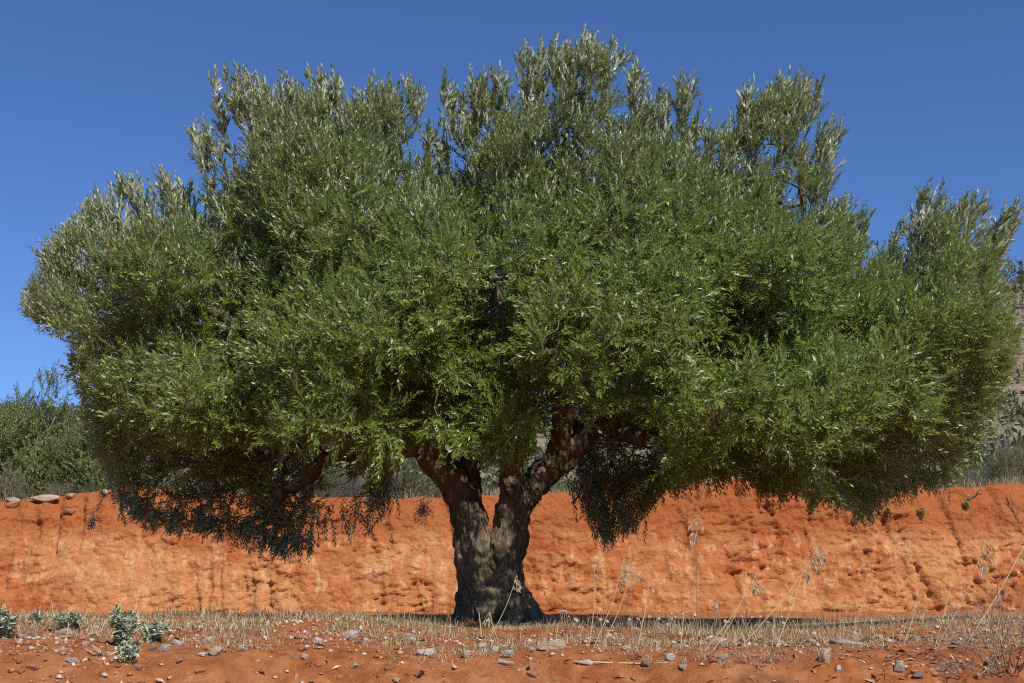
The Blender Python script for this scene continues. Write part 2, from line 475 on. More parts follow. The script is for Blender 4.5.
def shoots_to_leaves(base, dirs, length, curv, gap, leaf_len, leaf_w, spread=.85, upw=.8, outw=None, jit=.35, sel_tip=True):
    """opposite leaves along curved shoots; all arrays per shoot"""
    n = np.maximum((length / gap).astype(int), 3)
    idx = np.repeat(np.arange(len(n)), n)
    k = np.arange(n.sum()) - np.repeat(np.cumsum(n) - n, n)
    t = (k + .5) / n[idx]
    d0 = norm(dirs[idx]); L = length[idx][:, None]; T = t[:, None]
    pos = base[idx] + d0 * L * T + curv[idx] * L * T * T
    ax = norm(d0 + 2 * curv[idx] * T)
    r1 = norm(np.cross(ax, np.array([.3, .2, .93]) + .01 * rng.normal(size=ax.shape)))
    r2 = np.cross(ax, r1)
    ph = (k % 2) * (np.pi / 2) + np.repeat(rng.uniform(0, 6.28, len(n)), n)
    spread = np.broadcast_to(spread, n.shape)[idx][:, None]; upw = np.array([0, 0, 1.]) * np.broadcast_to(upw, n.shape)[idx][:, None]
    if outw is not None: upw = upw + outw[idx]
    outB = []; outD = []; outN = []; outL = []; outW = []; own = []
    for s in (0, np.pi):
        a = ph + s + rng.normal(0, .3, len(ph))
        side = np.cos(a)[:, None] * r1 + np.sin(a)[:, None] * r2
        ld = norm(ax * (1.0 - .25 * 0) + side * spread * (1.15 - .55 * T) + jit * rng.normal(size=ax.shape) * .6)
        nn = ax * .6 - side * .85 + upw + jit * rng.normal(size=ax.shape)
        sc = (.72 + .28 * np.sin(np.pi * np.clip(t * .9 + .15, 0, 1))) * rng.uniform(.75, 1.2, len(t))
        outB.append(pos); outD.append(ld); outN.append(nn); outL.append(leaf_len * sc); outW.append(leaf_w * sc * rng.uniform(.8, 1.15, len(t))); own.append(idx)
    return [np.concatenate(o) for o in (outB, outD, outN, outL, outW, own)]

def in_poly(px, py, poly):
    x1, y1 = poly[:, 0], poly[:, 1]; x2, y2 = np.roll(x1, -1), np.roll(y1, -1)
    c = np.zeros(px.shape, bool)
    for a, b, cc, d in zip(x1, y1, x2, y2):
        cond = ((b > py) != (d > py))
        with np.errstate(divide='ignore', invalid='ignore'):
            xi = (cc - a) * (py - b) / (d - b) + a
        c ^= cond & (px < xi)
    return c

def poly_dist(px, py, poly):
    P = np.stack([px, py], -1); best = np.full(px.shape, 1e9)
    for a, b in zip(poly, np.roll(poly, -1, 0)):
        ab = b - a
        t = np.clip(((P - a) @ ab) / (ab @ ab + 1e-9), 0, 1)
        best = np.minimum(best, np.linalg.norm(P - a - t[..., None] * ab, axis=-1))
    return best

def poisson(P, r):
    """greedy thinning to a least spacing r (array or float)"""
    rr = np.broadcast_to(r, (len(P),)); cell = float(np.max(rr)); grid = {}; keep = []
    keys = np.floor(P / cell).astype(int)
    for i, key in enumerate(map(tuple, keys)):
        ok = True
        for dx in (-1, 0, 1):
            for dy in (-1, 0, 1):
                for dz in (-1, 0, 1):
                    for j in grid.get((key[0] + dx, key[1] + dy, key[2] + dz), ()):
                        if ((P[i] - P[j]) ** 2).sum() < rr[i] ** 2: ok = False; break
                    if not ok: break
                if not ok: break
            if not ok: break
        if ok:
            grid.setdefault(key, []).append(i); keep.append(i)
    return np.array(keep)

def grow(limb_pts, A):
    """join attractors A to the limbs: nearest-first with a pull towards short paths. -> parent index, nodes"""
    T = limb_pts; nT = len(T); n = len(A)
    nodes = np.vstack([T, A]); par = np.full(nT + n, -1)
    path = np.zeros(nT + n)
    best = np.full(n, 1e9); bp = np.zeros(n, int)
    for i in range(nT):
        d = np.linalg.norm(A - T[i], axis=1)
        m = d < best; best[m] = d[m]; bp[m] = i
    left = np.ones(n, bool)
    order = []
    for _ in range(n):
        c = np.where(left, best, 1e9); j = int(np.argmin(c))
        left[j] = False; par[nT + j] = bp[j]; order.append(nT + j)
        path[nT + j] = path[bp[j]] + np.linalg.norm(A[j] - nodes[bp[j]])
        d = np.linalg.norm(A - A[j], axis=1) + .22 * path[nT + j]
        m = left & (d < best); best[m] = d[m]; bp[m] = nT + j
    return nodes, par, order

def branch_polys(nodes, par, order, nT, r0=.0032, pw=.42, rmax=.05):
    cnt = np.ones(len(nodes))
    for j in reversed(order): cnt[par[j]] += cnt[j]
    rad = np.minimum(r0 * cnt ** pw, rmax)
    polys = []
    for j in order:
        a, b = nodes[par[j]], nodes[j]
        ln = np.linalg.norm(b - a)
        m1 = a + (b - a) * .35 + rng.normal(size=3) * ln * .07 + np.array([0, 0, .03 * ln])
        m2 = a + (b - a) * .7 + rng.normal(size=3) * ln * .06
        ra = min(rad[par[j]] if par[j] >= nT else rad[j] * 1.25, rad[j] * 1.5)
        polys.append(([a, m1, m2, b], [ra, rad[j] * 1.08, rad[j], rad[j] * .9]))
    return polys

# ------------------------------------------------------------------ the olive tree
def limb(rows):
    rows = np.asarray(rows, float)
    pts = at(rows[:, 0], rows[:, 1], rows[:, 2])
    return spline(np.column_stack([pts, rows[:, 3]]), 7)

LIMBS = [
  limb([(477, 642, 0, .19), (477, 615, 0, .165), (476, 588, 0, .150), (475, 560, 0, .152), (472, 532, 0, .138), (465, 505, 0, .134), (456, 488, 0, .120), (445, 474, 0, .105), (436, 462, 0, .088)]),
  limb([(508, 642, 0, .185), (505, 615, 0, .160), (505, 588, 0, .144), (505, 560, 0, .142), (509, 532, .02, .136), (517, 508, .04, .136), (531, 489, .08, .128), (547, 472, .12, .118), (560, 458, .16, .105)]),
  limb([(490, 642, -.02, .15), (490, 622, -.0, .12), (490, 600, .05, .08)]),
  limb([(510, 540, -.02, .11), (511, 508, -.06, .088), (512, 478, -.18, .078), (514, 452, -.3, .078), (522, 425, -.5, .066), (520, 380, -.8, .055), (505, 330, -1.1, .044), (490, 270, -1.3, .032)]),
  limb([(442, 470, 0, .10), (430, 458, .05, .088), (412, 450, .12, .076), (390, 447, .2, .068), (356, 450, .3, .062), (326, 460, .4, .056), (303, 482, .5, .046), (275, 497, .6, .036)]),
  limb([(442, 470, 0, .095), (428, 445, -.1, .085), (402, 412, -.3, .075), (368, 378, -.5, .066), (336, 356, -.7, .060), (298, 345, -.8, .052), (250, 330, -.9, .042), (190, 300, -.9, .032), (130, 270, -.6, .022)]),
  limb([(464, 508, .05, .11), (470, 472, .15, .080), (472, 430, .3, .078), (456, 380, .4, .066), (440, 320, .4, .054), (425, 250, .3, .042), (405, 170, .2, .028), (390, 115, .2, .015)]),
  limb([(552, 468, .14, .105), (570, 450, .15, .096), (590, 432, .15, .084), (606, 425, .15, .076), (628, 433, .1, .074), (664, 440, 0, .062), (705, 440, -.2, .052), (770, 425, -.4, .042), (850, 415, -.5, .032), (920, 400, -.4, .022)]),
  limb([(550, 472, .12, .105), (559, 442, .05, .094), (563, 415, -.05, .088), (566, 391, -.15, .088), (580, 378, -.2, .078), (602, 366, -.3, .068), (641, 348, -.4, .058), (690, 328, -.4, .050), (750, 296, -.3, .042), (800, 240, -.1, .030), (800, 150, 0, .016)]),
  limb([(563, 418, -.05, .085), (556, 372, -.1, .07), (546, 310, .0, .058), (552, 240, .2, .044), (562, 160, .3, .030), (575, 85, .3, .015)]),
  limb([(538, 482, .12, .12), (560, 452, .5, .09), (592, 410, 1.0, .075), (640, 370, 1.4, .06), (700, 310, 1.6, .045), (730, 220, 1.5, .03)]),
  limb([(464, 500, .08, .10), (448, 466, .5, .078), (415, 430, .9, .07), (360, 400, 1.3, .058), (300, 370, 1.5, .045), (240, 300, 1.5, .03), (235, 160, 1.2, .018)]),
  limb([(402, 412, -.3, .06), (360, 330, -.3, .05), (320, 250, -.2, .038), (270, 170, -.1, .025), (240, 100, 0, .014)]),
  limb([(690, 328, -.4, .045), (650, 250, -.5, .036), (650, 160, -.3, .022)]),
  limb([(770, 425, -.4, .038), (850, 340, -.4, .032), (920, 270, -.2, .024), (945, 215, -.1, .014)]),
]
ROOTS = [
  limb([(512, 598, -.05, .12), (526, 610, -.08, .085), (541, 623, -.10, .055), (556, 634, -.08, .03)]),
  limb([(470, 598, 0, .12), (462, 614, -.02, .065), (450, 632, 0, .04)]),
  limb([(490, 600, -.1, .12), (487, 618, -.19, .07), (483, 636, -.26, .045)]),
  limb([(508, 600, -.1, .11), (513, 620, -.19, .065), (518, 638, -.26, .04)]),
  limb([(480, 600, .1, .12), (470, 618, .3, .07)]),
]
V, F = tube_arrays([(l[:, :3], l[:, 3]) for l in LIMBS + ROOTS], 14)
# close tube ends
cap_polys = []
for l in LIMBS + ROOTS:
    pp = np.vstack([l[0, :3] - 1e-3, l[:, :3], l[-1, :3] + 1e-3]); rr = np.concatenate([[1e-4], l[:, 3], [1e-4]])
    cap_polys.append((pp, rr))
V, F = tube_arrays(cap_polys, 14)
tmp = mesh_quads('trunk_form', V, 4, M['bark'], faces=F)
rm = tmp.modifiers.new('remesh', 'REMESH'); rm.mode = 'VOXEL'; rm.voxel_size = .014
dg = bpy.context.evaluated_depsgraph_get()
me = bpy.data.meshes.new_from_object(tmp.evaluated_get(dg))
bpy.data.objects.remove(tmp)
n = len(me.vertices)
co = np.empty(n * 3, np.float32); me.vertices.foreach_get('co', co); co = co.reshape(-1, 3).astype(float)
# light smoothing of the joints, then gnarled bark relief
ed = np.empty(len(me.edges) * 2, np.int32); me.edges.foreach_get('vertices', ed); ed = ed.reshape(-1, 2)
deg = np.bincount(ed.ravel(), minlength=n)[:, None]
for _ in range(5):
    acc = np.zeros_like(co)
    for ax in range(3):
        acc[:, ax] = np.bincount(ed[:, 0], co[ed[:, 1], ax], n) + np.bincount(ed[:, 1], co[ed[:, 0], ax], n)
    co = co * .5 + .5 * acc / np.maximum(deg, 1)
me.vertices.foreach_set('co', co.astype(np.float32).ravel()); me.update()
nr = np.empty(n * 3, np.float32); me.vertices.foreach_get('normal', nr); nr = nr.reshape(-1, 3)
thick = smooth(1.9, .9, co[:, 2]) if False else 1 - smooth(1.0, 2.2, co[:, 2])
sw = co.copy(); sw[:, 0] += .35 * co[:, 2]
gn = (fbm(sw * np.array([6, 6, 2.6]), 3, 301) - .5) * .13 * (.35 + .65 * thick)
ridge = (1 - np.abs(fbm(sw * np.array([15, 15, 3.6]), 4, 303) - .5) * 5) * .024 * (.4 + .6 * thick)
knob = (fbm(co * 22, 3, 305) - .5) * .022
co = co + nr * (gn + ridge + knob + (fbm(co * np.array([11, 11, 7]), 3, 311) - .5) * .05 * thick)[:, None]
me.vertices.foreach_set('co', co.astype(np.float32).ravel())
me.polygons.foreach_set('use_smooth', np.ones(len(me.polygons), bool)); me.update()
me.materials.clear(); me.materials.append(M['bark'])

tree = empty('olive_tree', at(np.array(492.), np.array(630.), 0.))
tag(tree, 'broad old olive tree with twin stemmed gnarled trunk, filling the picture', 'tree')
TO = np.array(tree.location)
me.name = 'trunk'
def child_shift(o):
    o.location = -TO
    return o
child_shift(link(bpy.data.objects.new('trunk', me), tree))

OUT = np.array([(5, 318), (22, 292), (38, 262), (48, 232), (66, 222), (82, 205), (95, 182), (120, 172), (150, 168), (175, 172), (190, 150), (204, 118), (216, 88), (234, 62), (248, 66), (262, 78), (276, 70),
  (290, 84), (305, 80), (322, 64), (338, 76), (352, 86), (372, 70), (392, 76), (408, 72), (420, 90), (432, 116), (442, 112), (454, 84), (470, 64), (492, 62), (512, 66), (530, 62), (542, 38), (560, 34),
  (585, 25), (602, 32), (618, 36), (636, 56), (652, 84), (668, 94), (680, 70), (692, 84), (705, 108), (726, 122), (740, 106), (754, 76), (772, 82), (786, 78), (801, 66), (812, 84), (834, 114), (818, 146),
  (828, 184), (848, 196), (866, 202), (876, 232), (888, 238), (908, 216), (930, 180), (946, 192), (966, 188), (986, 190), (1004, 222), (1018, 200), (1014, 240), (1022, 280), (1026, 330), (1010, 380), (996, 420), (984, 455),
  (962, 478), (930, 492), (884, 500), (862, 522), (842, 506), (800, 492), (762, 492), (740, 474), (712, 478), (694, 482), (668, 490), (648, 512), (626, 538), (602, 548), (580, 512), (566, 488), (574, 468),
  (560, 440), (540, 446), (512, 464), (490, 458), (470, 462), (450, 446), (424, 438), (404, 450), (398, 480), (384, 522), (366, 534), (340, 538), (312, 552), (284, 556), (258, 546), (236, 538), (200, 532), (160, 530), (124, 514),
  (112, 492), (96, 452), (82, 410), (62, 372), (76, 345), (48, 335), (28, 330)], float)

_e = int(np.argmax((OUT[:, 0] == 996) & (OUT[:, 1] == 420))) + 1
OUT2 = np.vstack([OUT[:_e], [[975, 900], [70, 900]], [[62, 372], [28, 330]]])

def depth_mid(px, py):
    """how far behind the trunk the crown's middle lies"""
    lowL = smooth(420, 470, py) * smooth(440, 380, px) if False else smooth(415, 470, py) * (1 - smooth(380, 440, px))
    lowM = smooth(430, 470, py) * smooth(540, 570, px) * (1 - smooth(660, 720, px))
    return .05 + .75 * lowL + .55 * lowM - .25 * smooth(650, 800, px)

NC = 230000
cx = rng.uniform(0, 1030, NC); cy = rng.uniform(20, 560, NC)
ok = in_poly(cx, cy, OUT); cx, cy = cx[ok], cy[ok]
s = poly_dist(cx, cy, OUT) / 118.
jag = fbm(np.stack([cx / 26., cy / 60., 0 * cx], -1), 3, 530)
ok = s > np.where(cy < 340, .30 + .24 * smooth(.36, .66, jag), .10)
ok |= (s > np.where(cx < 95, .10, .19)) & (cy < 345) & (((cx > 728) & (cx < 845)) | (cx < 95)); cx, cy, s = cx[ok], cy[ok], s[ok]
s2 = poly_dist(cx, cy, OUT2) / 118.
q = np.clip(s / 1.7, 0, 1); q2 = np.clip(s2 / 2.1, 0, 1)
hb = 1.75 * np.sqrt(1 - (1 - q) ** 2) * (.6 + .4 * (1 - smooth(400, 480, cy)))          # towards the bank
hf = 2.75 * np.sqrt(1 - (1 - q2) ** 2) * (.42 + .58 * smooth(60, 400, cy)) * (1 - .45 * smooth(440, 500, cy))  # towards the viewer
lob = fbm(np.stack([cx / 82., cy / 66., 0 * cx], -1), 3, 540, .45)
hf = hf * (.50 + .72 * smooth(.30, .68, lob))
hb = hb * (.70 + .45 * smooth(.30, .68, fbm(np.stack([cx / 82., cy / 66., 0 * cx + 5], -1), 3, 545, .45)))
tt = rng.uniform(-1, 1, len(cx)); tt = np.sign(tt) * np.abs(tt) ** .6
shell = rng.uniform(0, 1, len(cx)) < .38
tt = np.where(shell, -rng.uniform(.72, 1.0, len(cx)), tt)
yy = depth_mid(cx, cy) * .8 + np.where(tt > 0, tt * np.maximum(hb, .18), tt * np.maximum(hf, .18))
# under the arching boughs the foliage hangs behind them
zone = ((cx > 290) & (cx < 460) & (cy > 432)) | ((cx > 530) & (cx < 672) & (cy > 412)) | ((cx > 105) & (cx <= 290) & (cy > 440))
yy = np.where(zone, np.maximum(yy, .55 + .5 * np.abs(tt)), yy)
P = at(cx, cy, yy)
dens = .6 * fbm(P * 1.25, 2, 500) + .4 * fbm(P * 3.0, 2, 510)
keep = dens > np.where(tt < -.7, .415, .42)
keep &= ~(zone & (cx > 480) & (rng.uniform(0, 1, len(cx)) < .30))
keep &= ~((cx < 92) & (cy > 190) & (cy < 345) & (rng.uniform(0, 1, len(cx)) < .72))
keep &= ~((s < .5) & (fbm(P * 2.4, 2, 520) < .47))
# inner wood carries few leaves
inner = (np.abs(tt) < .5) & (s > .8)
keep &= ~(inner & (rng.uniform(0, 1, len(cx)) < .6))
# thin places where the scrub behind shows through
def hole(x0, y0, rx, ry): return np.exp(-((cx - x0) / rx) ** 2 - ((cy - y0) / ry) ** 2)
thin = .85 * hole(640, 452, 42, 30) + .75 * hole(395, 478, 26, 34) + .5 * hole(345, 475, 40, 22) + .55 * hole(640, 340, 14, 14) + .55 * hole(700, 318, 16, 16) + .5 * hole(556, 350, 10, 10) \
     + .6 * hole(568, 405, 16, 30) + .6 * hole(600, 425, 34, 16) + .25 * hole(315, 350, 20, 10) + .5 * hole(108, 290, 12, 20) + .45 * hole(725, 135, 14, 14) + .2 * hole(470, 470, 40, 22)
keep &= rng.uniform(0, 1, len(cx)) > thin
# front leaves in front of the shown boughs are thinned too
# gaps in the leaves through which the sun reaches the trunk
el, az = R(SUN_EL), R(SUN_AZ)
to_sun = np.array([math.sin(az) * math.cos(el), math.cos(az) * math.cos(el), math.sin(el)])
for (gx_, gz_, gr_) in ((-.28, .35, .13), (-.20, .62, .16), (-.30, .95, .14), (-.02, .80, .14), (.05, .5, .15), (.10, .22, .17), (-.12, 1.0, .12), (.0, 1.05, .13), (-.42, 1.2, .16), (.03, 1.35, .17), (-.5, 1.45, .14), (.42, .05, .25), (-.1, .1, .12), (-.64, 1.56, .15), (-.8, 1.62, .13), (.45, 1.55, .15), (.46, 1.85, .16), (.55, 2.1, .15), (.9, 1.55, .14)):
    v_ = P - np.array([gx_, -.18, gz_]); a_ = v_ @ to_sun
    dist_ = np.linalg.norm(v_ - a_[:, None] * to_sun, axis=1)
    keep &= ~((a_ > 0) & (dist_ < gr_ + .10) & (rng.uniform(0, 1, len(a_)) < .72))
P = P[keep]; s = s[keep]; cx = cx[keep]; cy = cy[keep]; tt = tt[keep]
order_ = rng.permutation(len(P)); P, s, cx, cy, tt = (a[order_] for a in (P, s, cx, cy, tt))
kp = poisson(P, np.where(s < .35, .135, .165))
A, s, cx, cy, tt = (a[kp] for a in (P, s, cx, cy, tt))
print('crown nodes', len(A))
limb_nodes = np.vstack([l[3:, :3] for l in LIMBS]); limb_nodes = limb_nodes[limb_nodes[:, 2] > 1.35]
nodes, par, order = grow(limb_nodes, A)
nT = len(limb_nodes)
polys = branch_polys(nodes, par, order, nT)

# shoots
mid = np.array([0.1, 0.0, 2.6])
K = 11
idx = np.repeat(np.arange(len(A)), K)
b0 = A[idx] + rng.normal(size=(len(idx), 3)) * .03
od = norm((A[idx] - mid) * np.array([.8, 1.1, 1.0]))
gd = norm(nodes[nT + idx] - nodes[par[nT + idx]])
zz = A[idx][:, 2]
rel = smooth(1.0, 3.2, zz)
top_e = np.array([(5,318),(38,262),(66,222),(95,182),(150,168),(190,150),(234,62),(305,78),(400,76),(436,112),(470,64),(530,62),(585,25),(636,56),(664,94),(682,74),(724,120),(755,76),(805,72),(834,114),(848,196),(880,234),(930,182),(986,190),(1004,222),(1030,240)], float)
below = (cy[idx] - np.interp(cx[idx], top_e[:, 0], top_e[:, 1])) / 118.
nearby = 1 - smooth(.15, 1.7, below)
fringe = (s[idx] < .24) & (cy[idx] > 400)
upv = np.zeros((len(idx), 3)); upv[:, 2] = np.where(fringe, -.75, .22) + .80 * nearby
od[:, 1] -= .35 * (tt[idx] < 0); od[:, 2] = np.where(fringe, od[:, 2], np.maximum(od[:, 2], -.05)); gd[:, 2] = np.where(fringe, gd[:, 2], np.maximum(gd[:, 2], -.1)); od = norm(od)
d = norm(od * .6 + gd * .25 + upv + rng.normal(size=(len(idx), 3)) * .62)
ln = rng.uniform(.10, .27, len(idx)) * np.where((s[idx] < .35) & (cy[idx] > 345), 1.4, 1.) * np.where((s[idx] < .6) & (cy[idx] < 345), .85, 1.)
curv = np.zeros((len(idx), 3)); curv[:, 2] = np.where(fringe, -.3, -.02) + .25 * nearby
curv += rng.normal(size=curv.shape) * .12
for f in (1., .6):
    e = b0 + d * ln[:, None] + curv * ln[:, None]
    ex, ey = project(e); o = ~in_poly(ex, ey, OUT)
    ln = np.where(o, ln * (.62 if f == 1. else .75), ln)
e = b0 + d * ln[:, None] + curv * ln[:, None]
ex, ey = project(e); o = ~in_poly(ex, ey, OUT) & (poly_dist(ex, ey, OUT) > np.where(ey > 430, 20, 9) * rng.uniform(0, 1.3, len(ex)))
ok = ~o
b0, d, ln, curv, idx2 = b0[ok], d[ok], ln[ok], curv[ok], idx[ok]
# upright leader shoots at each tip of the outline, so the top edge ends in spires
tops = [(40,240),(52,228),(95,182),(118,170),(138,172),(160,165),(176,172),(204,120),(216,92),(234,60),(243,66),(264,76),(280,68),(302,80),(322,64),(330,72),(352,86),(374,70),(388,72),(410,72),(454,82),(470,64),(484,66),(500,62),(530,60),(541,38),(556,34),(566,40),(585,25),(597,30),(613,36),(634,56),(652,84),(681,68),(700,100),(726,118),(754,75),(768,82),(784,80),(800,66),(806,72),(834,112),(826,140),(866,200),(908,214),(931,176),(946,190),(968,186),(986,190),(1018,196),(1004,220),(848,192),(440,108),(668,92)]
tb = []; td = []; tl = []; tk = []
for (x, y_) in tops:
    for k in range(7):
        Yk = rng.uniform(-.35, .35)
        tip = at(np.array(x + rng.normal(0, 9) * (k > 0)), np.array(y_ + 2 + abs(rng.normal(0, 16)) * (k > 0)), Yk)
        L = rng.uniform(.30, .58)
        dv = norm(np.array([(x - 512) / (900. if x > 70 else 330.), rng.normal(0, .1), 1.0]) + rng.normal(size=3) * .13)
        tb.append(tip - dv * L); td.append(dv); tl.append(L); tk.append(1)
        for j in range(5):
            f = rng.uniform(.0, .62); sdv = norm(dv + norm(rng.normal(size=3)) * .55)
            l2 = L * (1 - f) * rng.uniform(.35, .7)
            tb.append(tip - dv * L * (1 - f)); td.append(sdv); tl.append(max(l2, .08)); tk.append(1)
# and drooping ones along the ragged lower edge
for (x, y_) in [(118,508),(132,524),(150,530),(166,536),(184,533),(200,541),(218,538),(236,546),(258,553),(272,550),(284,560),(300,552),(312,554),(326,545),(340,544),(354,538),(367,536),(384,516),(392,500),(576,500),(588,520),(602,549),(612,540),(626,541),(638,520),(648,512),(664,495),(688,486),(700,494),(712,496),(732,482),(748,496),(770,492),(792,496),(815,498),(840,508),(852,512),(862,525),(870,512),(886,503),(905,498),(930,494),(950,486),(966,478)]:
    for k in range(4):
        Yk = rng.uniform(-.2, .6) + float(depth_mid(np.array(float(x)), np.array(float(y_))))
        tip = at(np.array(x + rng.normal(0, 7)), np.array(y_ + 1. - abs(rng.normal(0, 9)) * (k > 0)), Yk)
        L = rng.uniform(.22, .40); dv = norm(np.array([rng.normal(0, .3), rng.normal(0, .25), -1.0]))
        tb.append(tip - dv * L); td.append(dv); tl.append(L)
tb, td, tl = np.array(tb), np.array(td), np.array(tl)
B = np.vstack([b0, tb]); D = np.vstack([d, td]); LN = np.concatenate([ln, tl]); CV = np.vstack([curv, np.zeros((len(tb), 3))])
bz = B[:, 2]; erect = smooth(.45, .9, D[:, 2]) * smooth(2.2, 3.4, bz)
SPREAD = .9 - .45 * erect; UPW = .95 - 1.0 * erect
OUTW = norm((B - np.array([0.1, .3, 2.2])) * np.array([.6, 1., .8])) * (1.05 * (1 - erect))[:, None]
lB, lD, lN, lL, lW, own = shoots_to_leaves(B, D, LN, CV, .0200, .055, .0155, SPREAD, UPW, OUTW)
big = 1 + .28 * (own >= len(b0)) * (lB[:, 2] > 2.)
lL = lL * big; lW = lW * big
# stem colour varies from shoot to shoot and leaf to leaf
shoot_t = rng.uniform(0, 1, len(B))
tint = np.clip(.55 * shoot_t[own] + .45 * rng.uniform(0, 1, len(own)), 0, 1)
lv = leaf_verts(lB, lD, lN, lL, lW)
print('leaves', len(lB))
crown = child_shift(mesh_quads('crown', lv, 4, M['olive_leaf'], tree, tint=tint))
# twigs that carry the leaves
for i in rng.choice(len(B), min(9000, len(B)), replace=False):
    Pm = [B[i], B[i] + D[i] * LN[i] * .5 + CV[i] * LN[i] * .25, B[i] + D[i] * LN[i] * .95 + CV[i] * LN[i] * .9]
    polys.append((Pm, [.0026, .002, .0012]))
# bare hanging twigs in the left part of the crown
for (a, c, e_) in (((318, 372), (326, 402), (332, 428)), ((300, 352), (288, 372), (284, 396)), ((322, 378), (318, 404), (325, 420)), ((286, 340), (278, 352), (270, 362)), ((330, 392), (341, 408), (340, 430))):
    Pm = spline(np.array([at(np.array(float(q_[0])), np.array(float(q_[1])), -1.75) for q_ in (a, c, e_)]), 5)
    polys.append((Pm, np.linspace(.008, .003, len(Pm))))
V, F = tube_arrays(polys, 5)
child_shift(mesh_quads('branchwork', V, 4, M['twig_bark'], tree, faces=F, smooth_shade=True))

# ------------------------------------------------------------------ shrubs and trees behind the bank
def bush_mesh(name, rad, hgt, nshoot, leaf_len, leaf_w, gap, ln, mat, parent, up=.6, seed=0, lumps=1.0):
    dirs = norm(rng.normal(size=(nshoot, 3)) * np.array([1, 1, .9])); dirs[:, 2] = np.abs(dirs[:, 2])
    rr = rng.uniform(.25, 1, nshoot) ** .5
    lump = .62 + .75 * lumps * (fbm(dirs * 1.9 + seed * 7.1, 3, 600 + seed) - .2)
    P = dirs * (rr * lump)[:, None] * np.array([rad, rad, hgt])
    P[:, 2] = np.maximum(P[:, 2], .02)
    k = fbm(P * (2.2 / max(rad, .2)) + seed, 3, 640 + seed) > .46
    P = P[k]; dirs = dirs[k]
    d = norm(dirs * .6 + np.array([0, 0, up]) + rng.normal(size=P.shape) * .45)
    L = rng.uniform(.6, 1.2, len(P)) * ln
    B_, D_, N_, L_, W_, own_ = shoots_to_leaves(P, d, L, rng.normal(size=P.shape) * .15, gap, leaf_len, leaf_w, .85, .6, dirs * .9)
    t_ = np.clip(.5 * rng.uniform(0, 1, len(P))[own_] + .5 * rng.uniform(0, 1, len(own_)), 0, 1)
    return mesh_quads(name, leaf_verts(B_, D_, N_, L_, W_), 4, mat, parent, tint=t_)

def stem_mesh(name, rad, hgt, nst, r0, mat, parent):
    polys = []
    for k in range(nst):
        a = rng.uniform(0, 6.28); q = rng.uniform(.2, .75)
        tip = np.array([math.cos(a) * rad * q, math.sin(a) * rad * q, hgt * rng.uniform(.5, .85)])
        m_ = tip * .5 + np.array([rng.normal(0, .06 * rad), rng.normal(0, .06 * rad), hgt * .08])
        polys.append((spline(np.array([[0, 0, -.08], m_, tip]), 4), np.linspace(r0, r0 * .3, 9)))
        for j in range(3):
            t2 = m_ + (tip - m_) * rng.uniform(0, .6); e2 = t2 + norm(rng.normal(size=3) + np.array([0, 0, .8])) * rad * .35
            polys.append(([t2, (t2 + e2) / 2 + rng.normal(size=3) * .02 * rad, e2], [r0 * .4, r0 * .3, r0 * .15]))
    return tubes(name, polys, mat, parent, 5)

def make_bush(name, kind, seed):
    o = empty(name, (0, 0, 0))
    if kind == 'grey':
        bush_mesh('foliage', .8, .9, 1500, .035, .007, .022, .26, M['grey_shrub'], o, .7, seed)
        stem_mesh('stem', .8, .9, 16, .012, M['dry_twig'], o)
    elif kind == 'sage':
        bush_mesh('foliage', .7, .75, 1100, .04, .014, .025, .22, M['shrub_leaf'], o, .7, seed)
        stem_mesh('stem', .7, .75, 9, .014, M['dry_twig'], o)
    elif kind == 'olive':
        bush_mesh('foliage', 1.0, 2.4, 4600, .06, .019, .026, .32, M['far_leaf'], o, .55, seed, 1.3)
        stem_mesh('stem', 1.0, 2.4, 8, .035, M['twig_bark'], o)
    return o

def copy_tree(o):
    c = o.copy(); COL.objects.link(c)
    for ch in list(o.children):
        cc = ch.copy(); COL.objects.link(cc); cc.parent = c
        cc.matrix_parent_inverse = ch.matrix_parent_inverse.copy()
    return c

protos = {k: [make_bush(nm, k, i) for i in range(2)] for k, nm in (('grey', 'dry_shrub'), ('sage', 'green_shrub'), ('olive', 'wild_olive'))}
used = set()
def place_bush(kind, px, py, Y, wpx, hpx, label, cat='shrub', group='shrubs behind the earth bank'):
    """base at photo point (px, py) at distance Y behind the tree; sizes in photo pixels there"""
    Y = Y + 3.1
    v = int(rng.integers(2)); src = protos[kind][v]
    P = at(np.array(float(px)), np.array(float(py)), Y)
    ppm = FOC / (Y + 10)
    o = copy_tree(src) if id(src) in used else src
    used.add(id(src))
    P[2] = (hill_h(P[0], P[1]) if P[1] > FOOT_Y + 2.15 else bank_top(P[0])) - .03
    rad = {'grey': .8, 'sage': .7, 'olive': 1.0}[kind]; hg = {'grey': 1.05, 'sage': .9, 'olive': 2.75}[kind]
    o.location = P; o.rotation_euler = (0, 0, rng.uniform(0, 6.28))
    sx = wpx / ppm / (2 * rad); o.scale = (sx, sx, hpx / ppm / hg)
    tag(o, label, cat, group)
    return o

